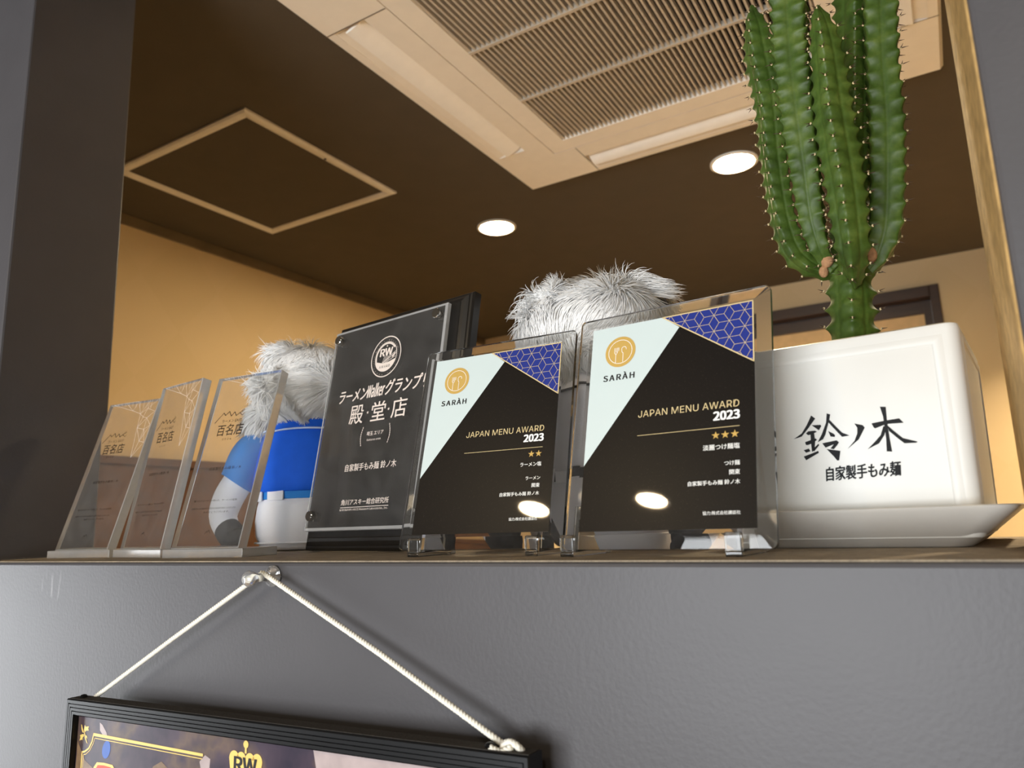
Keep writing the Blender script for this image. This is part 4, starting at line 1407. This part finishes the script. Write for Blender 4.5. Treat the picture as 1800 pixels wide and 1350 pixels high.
# ------------------------------------------------------------------ framed poster hung on a cord
FW, FH, FD = 0.4578, 0.640, 0.015
pa = R(1.3)
lean = R(-1.2)
ex = Vector((math.cos(pa), 0, math.sin(pa)))
ey = Vector((-math.sin(pa), 0, math.cos(pa)))
nz = Vector((0, -1, 0))
FO = Vector((-0.6757, -0.030, -0.1128))
mf = Matrix(((ex.x, ey.x, nz.x, FO.x), (ex.y, ey.y, nz.y, FO.y), (ex.z, ey.z, nz.z, FO.z), (0, 0, 0, 1))) @ Matrix.Rotation(lean, 4, 'X')
FR = empty('framed_poster', 'black framed poster with gold ornament, hanging by a white cord below the sill', 'framed poster', None, mf)
bw_ = 0.0125
prof = [(0.0, -FD), (0.0, -0.0012), (0.0008, 0.0)]
for i in range(4):
    u = 0.0012 + i * 0.0028
    prof += [(u, 0.0), (u + 0.0020, 0.0), (u + 0.0022, -0.0010), (u + 0.0026, -0.0010)]
prof += [(bw_, -0.0004), (bw_, -0.0045)]
ro = [(0, 0), (FW, 0), (FW, -FH), (0, -FH)]
sgn = [(1, -1), (-1, -1), (-1, 1), (1, 1)]
for i in range(4):
    j = (i + 1) % 4
    m_ = MB().rings([[(ro[k][0] + sgn[k][0] * d, ro[k][1] + sgn[k][1] * d, z_) for d, z_ in prof] for k in (i, j)], True)
    m_.build('frame_rail', M['frame'], FR)
MB().box((0.001, -0.0004, -FD + 0.0005), (FW - 0.001, 0.00035, -0.0020)).build('dusty_top_edge', M['framefelt'], FR)
MB().box((bw_ * 0.5, -FH + bw_ * 0.5, -0.0095), (FW - bw_ * 0.5, -bw_ * 0.5, -0.0048)).build('poster_sheet', M['poster'], FR)
zp = -0.0046
g = MB()
g.flat([(0.0363, -0.0252), (0.1776, -0.0272), (0.1776, -0.0292), (0.0363, -0.0275)], zp)
g.line((0.0390, -0.0290), (0.1770, -0.0308), 0.0006, zp)
arc = [(0.0363 - 0.0145 * math.sin(R(t)) * 0.95, -0.0262 - 0.0150 * (1 - math.cos(R(t))) - 0.0) for t in range(0, 91, 15)]
arc = [(0.0366, -0.0258), (0.0350, -0.0320), (0.0310, -0.0375), (0.0255, -0.0405), (0.0212, -0.0414)]
g.poly_line(arc, 0.0015, zp).line((0.0216, -0.0410), (0.0222, -0.50), 0.0015, zp)
g.poly_line([(0.0385, -0.0290), (0.0368, -0.0335), (0.0325, -0.0390), (0.0270, -0.0425), (0.0240, -0.0430)], 0.0006, zp)
g.line((0.0240, -0.0430), (0.0246, -0.50), 0.0006, zp)
g.build('gold_border', M['postergold'], FR)
for mx_ in (0,):
    fl_ = MB()
    for s_ in ([(0.0172, -0.0200), (0.0184, -0.0205), (0.0200, -0.0232), (0.0218, -0.0262), (0.0200, -0.0262), (0.0182, -0.0240)],
               [(0.0226, -0.0200), (0.0242, -0.0214), (0.0288, -0.0206), (0.0280, -0.0226), (0.0290, -0.0240), (0.0252, -0.0244), (0.0226, -0.0268), (0.0216, -0.0250)],
               [(0.0212, -0.0240), (0.0224, -0.0240), (0.0262, -0.0306), (0.0286, -0.0342), (0.0270, -0.0336), (0.0240, -0.0302)],
               [(0.0218, -0.0272), (0.0200, -0.0276), (0.0166, -0.0286), (0.0176, -0.0300), (0.0164, -0.0330), (0.0192, -0.0318), (0.0206, -0.0322), (0.0210, -0.0300), (0.0228, -0.0288)],
               [(0.0250, -0.0276), (0.0272, -0.0286), (0.0276, -0.0304), (0.0258, -0.0296)]):
        fl_.flat([((FW - x) if mx_ else x, y) for x, y in (s_ if not mx_ else s_[::-1])], zp)
    fl_.build('corner_ornament', M['postergold'], FR)
cx_ = 0.2240
cw = MB()
cw.flat(disc((cx_, -0.0166), 0.0026, 20), zp + 0.00004).line((cx_, -0.0185), (cx_, -0.0225), 0.0018, zp + 0.00002)
for dx, r_ in ((-0.0120, 0.0052), (-0.0045, 0.0050), (0.0045, 0.0050), (0.0120, 0.0052)):
    cw.flat(disc((cx_ + dx, -0.0268), r_, 24), zp)
cw.flat([(cx_ - 0.0172, -0.0262), (cx_ + 0.0172, -0.0262), (cx_ + 0.0160, -0.0330), (cx_ + 0.0130, -0.0395), (cx_ - 0.0130, -0.0395), (cx_ - 0.0160, -0.0330)], zp + 0.00005)
co = cw.build('crown_emblem', M['postergold'], FR)
text_part('crown_letters', co, M['ink'], 'RW', cx_ - 0.0115, cx_ + 0.0115, -0.0352, 0.0098, zp + 0.00015, 0.014)
tl = MB().flat([(0.0395, -0.0700), (0.0398, -0.0510), (0.0440, -0.0468), (0.0540, -0.0462), (0.0660, -0.0466), (0.0700, -0.0500), (0.0702, -0.0700)], zp)
to = tl.build('poster_character', M['postergold'], FR)
MB().flat([(0.0420, -0.0690), (0.0424, -0.0525), (0.0456, -0.0488), (0.0540, -0.0482), (0.0640, -0.0486), (0.0676, -0.0515), (0.0678, -0.0690)], zp + 0.0001).build('character_fill', M['posterred'], to)
MB().flat([(0.0558 + 0.0056 * math.cos(t) * 1.0 + 0.001 * math.sin(t), -0.0362 + 0.0068 * math.sin(t)) for t in [2 * PI * i / 28 for i in range(28)]], zp - 0.00005).build('blue_motif', M['posterblue'], FR)
MB().flat([(0.0440, -0.0165), (0.0480, -0.0180), (0.0545, -0.0235), (0.0560, -0.0262), (0.0500, -0.0262), (0.0450, -0.0225)], zp - 0.0001).build('poster_photo', M['posterpale'], FR)
MB().flat([(0.1060, -0.0700), (0.1110, -0.0560), (0.1190, -0.0420), (0.1290, -0.0375), (0.1380, -0.0420), (0.1440, -0.0520), (0.1500, -0.0700)], zp - 0.0001).build('poster_photo', M['posterbrown'], FR)
MB().flat([(0.0135, -0.0330), (0.0260, -0.0470), (0.0500, -0.0560), (0.0560, -0.0700), (0.0135, -0.0700)], zp - 0.0001).build('poster_photo', M['posterbrown'], FR)
MB().flat([(0.1740, -0.0330), (0.1800, -0.0280), (0.1860, -0.0300), (0.1850, -0.0420), (0.1780, -0.0440)], zp - 0.0001).build('poster_photo', M['posterpale'], FR)
MB().flat([(0.2900, -0.0140), (0.4450, -0.0140), (0.4450, -0.10), (0.3150, -0.10), (0.2990, -0.05)], zp - 0.0001).build('poster_photo', M['posterpale'], FR)
for (sx_, lab) in ((0.012, 0), (FW - 0.030, 1)):
    MB().lathe([(0.0030, 0.0), (0.0032, 0.0008), (0.0022, 0.0022), (0.0008, 0.0026)], 16, 0, Matrix.Translation((sx_, 0.0003, -0.0078)) @ Matrix.Rotation(R(-90), 4, 'X')).build('screw', M['frame'], FR, 'auto')
# twisted cord from the back of the frame over the pin and down again
mi = mf.inverted()
PINX, PINZ = -0.4560, -0.0112
cp = [(-0.6640, -0.0155, -0.1180), (-0.6590, -0.0145, -0.1130), (-0.5600, -0.0130, -0.0612), (PINX - 0.006, -0.0112, -0.0112), (PINX - 0.001, -0.0110, -0.0078), (PINX + 0.0045, -0.0110, -0.0100), (-0.3400, -0.0130, -0.0582), (-0.2390, -0.0165, -0.1040), (-0.2340, -0.0195, -0.1045)]


def densify(P, step):
    out = []
    for a_, b_ in zip(P[:-1], P[1:]):
        a_, b_ = Vector(a_), Vector(b_)
        n = max(1, int((b_ - a_).length / step))
        out += [a_.lerp(b_, k / n) for k in range(n)]
    return out + [Vector(P[-1])]


def rope(mb, P, rad, pitch):
    P = densify(P, pitch / 7)
    d_ = [0]
    for a_, b_ in zip(P[:-1], P[1:]):
        d_.append(d_[-1] + (b_ - a_).length)
    for s_ in range(3):
        pts = []
        for i, p in enumerate(P):
            t = (P[min(i + 1, len(P) - 1)] - P[max(i - 1, 0)]).normalized()
            u = t.cross(Vector((0, 0.9, 0.3))).normalized()
            v = t.cross(u)
            an = 2 * PI * (d_[i] / pitch + s_ / 3)
            pts.append(tuple(mi @ (p + (u * math.cos(an) + v * math.sin(an)) * rad * 0.52)))
        mb.tube(pts, rad * 0.55, 6)


rm = MB()
rope(rm, cp, 0.0020, 0.0074)
cd = rm.build('hanging_cord', M['cord'], FR, True)
kn = MB()
kc = Vector((-0.2315, -0.0215, -0.1030))
rope(kn, [kc + Vector((0.0066 * math.cos(t) - 0.002, -0.0016 * math.sin(2 * t), 0.0040 * math.sin(t))) for t in [2 * PI * i / 22 * 1.6 for i in range(23)]], 0.0020, 0.0074)
rope(kn, [kc + Vector((-0.001, -0.002, 0.002)), kc + Vector((-0.007, -0.004, -0.0012)), kc + Vector((-0.0145, -0.0035, 0.0006))], 0.0020, 0.0074)
kn.build('knot', M['cord'], cd, True)

# push pin
pnm = Matrix.Translation((PINX, 0, PINZ)) @ Matrix.Rotation(R(90), 4, 'X')
pnm = pnm @ Matrix.Scale(1.3, 4)
PN = empty('push_pin', 'clear push pin in the grey wall, holding the white cord', 'push pin', None, pnm)
MB().lathe([(0.0052, 0.0004), (0.0063, 0.0010), (0.0060, 0.0022), (0.0040, 0.0036), (0.0027, 0.0060), (0.0024, 0.0100), (0.0026, 0.0135), (0.0036, 0.0155), (0.0044, 0.0172), (0.0045, 0.0190), (0.0036, 0.0204), (0.0, 0.0206)], 32).build('pin_head', M['pin'], PN, True)
MB().lathe([(0.0005, -0.010), (0.0005, 0.004), (0.0, 0.0041)], 8).build('pin_needle', M['chrome'], PN)
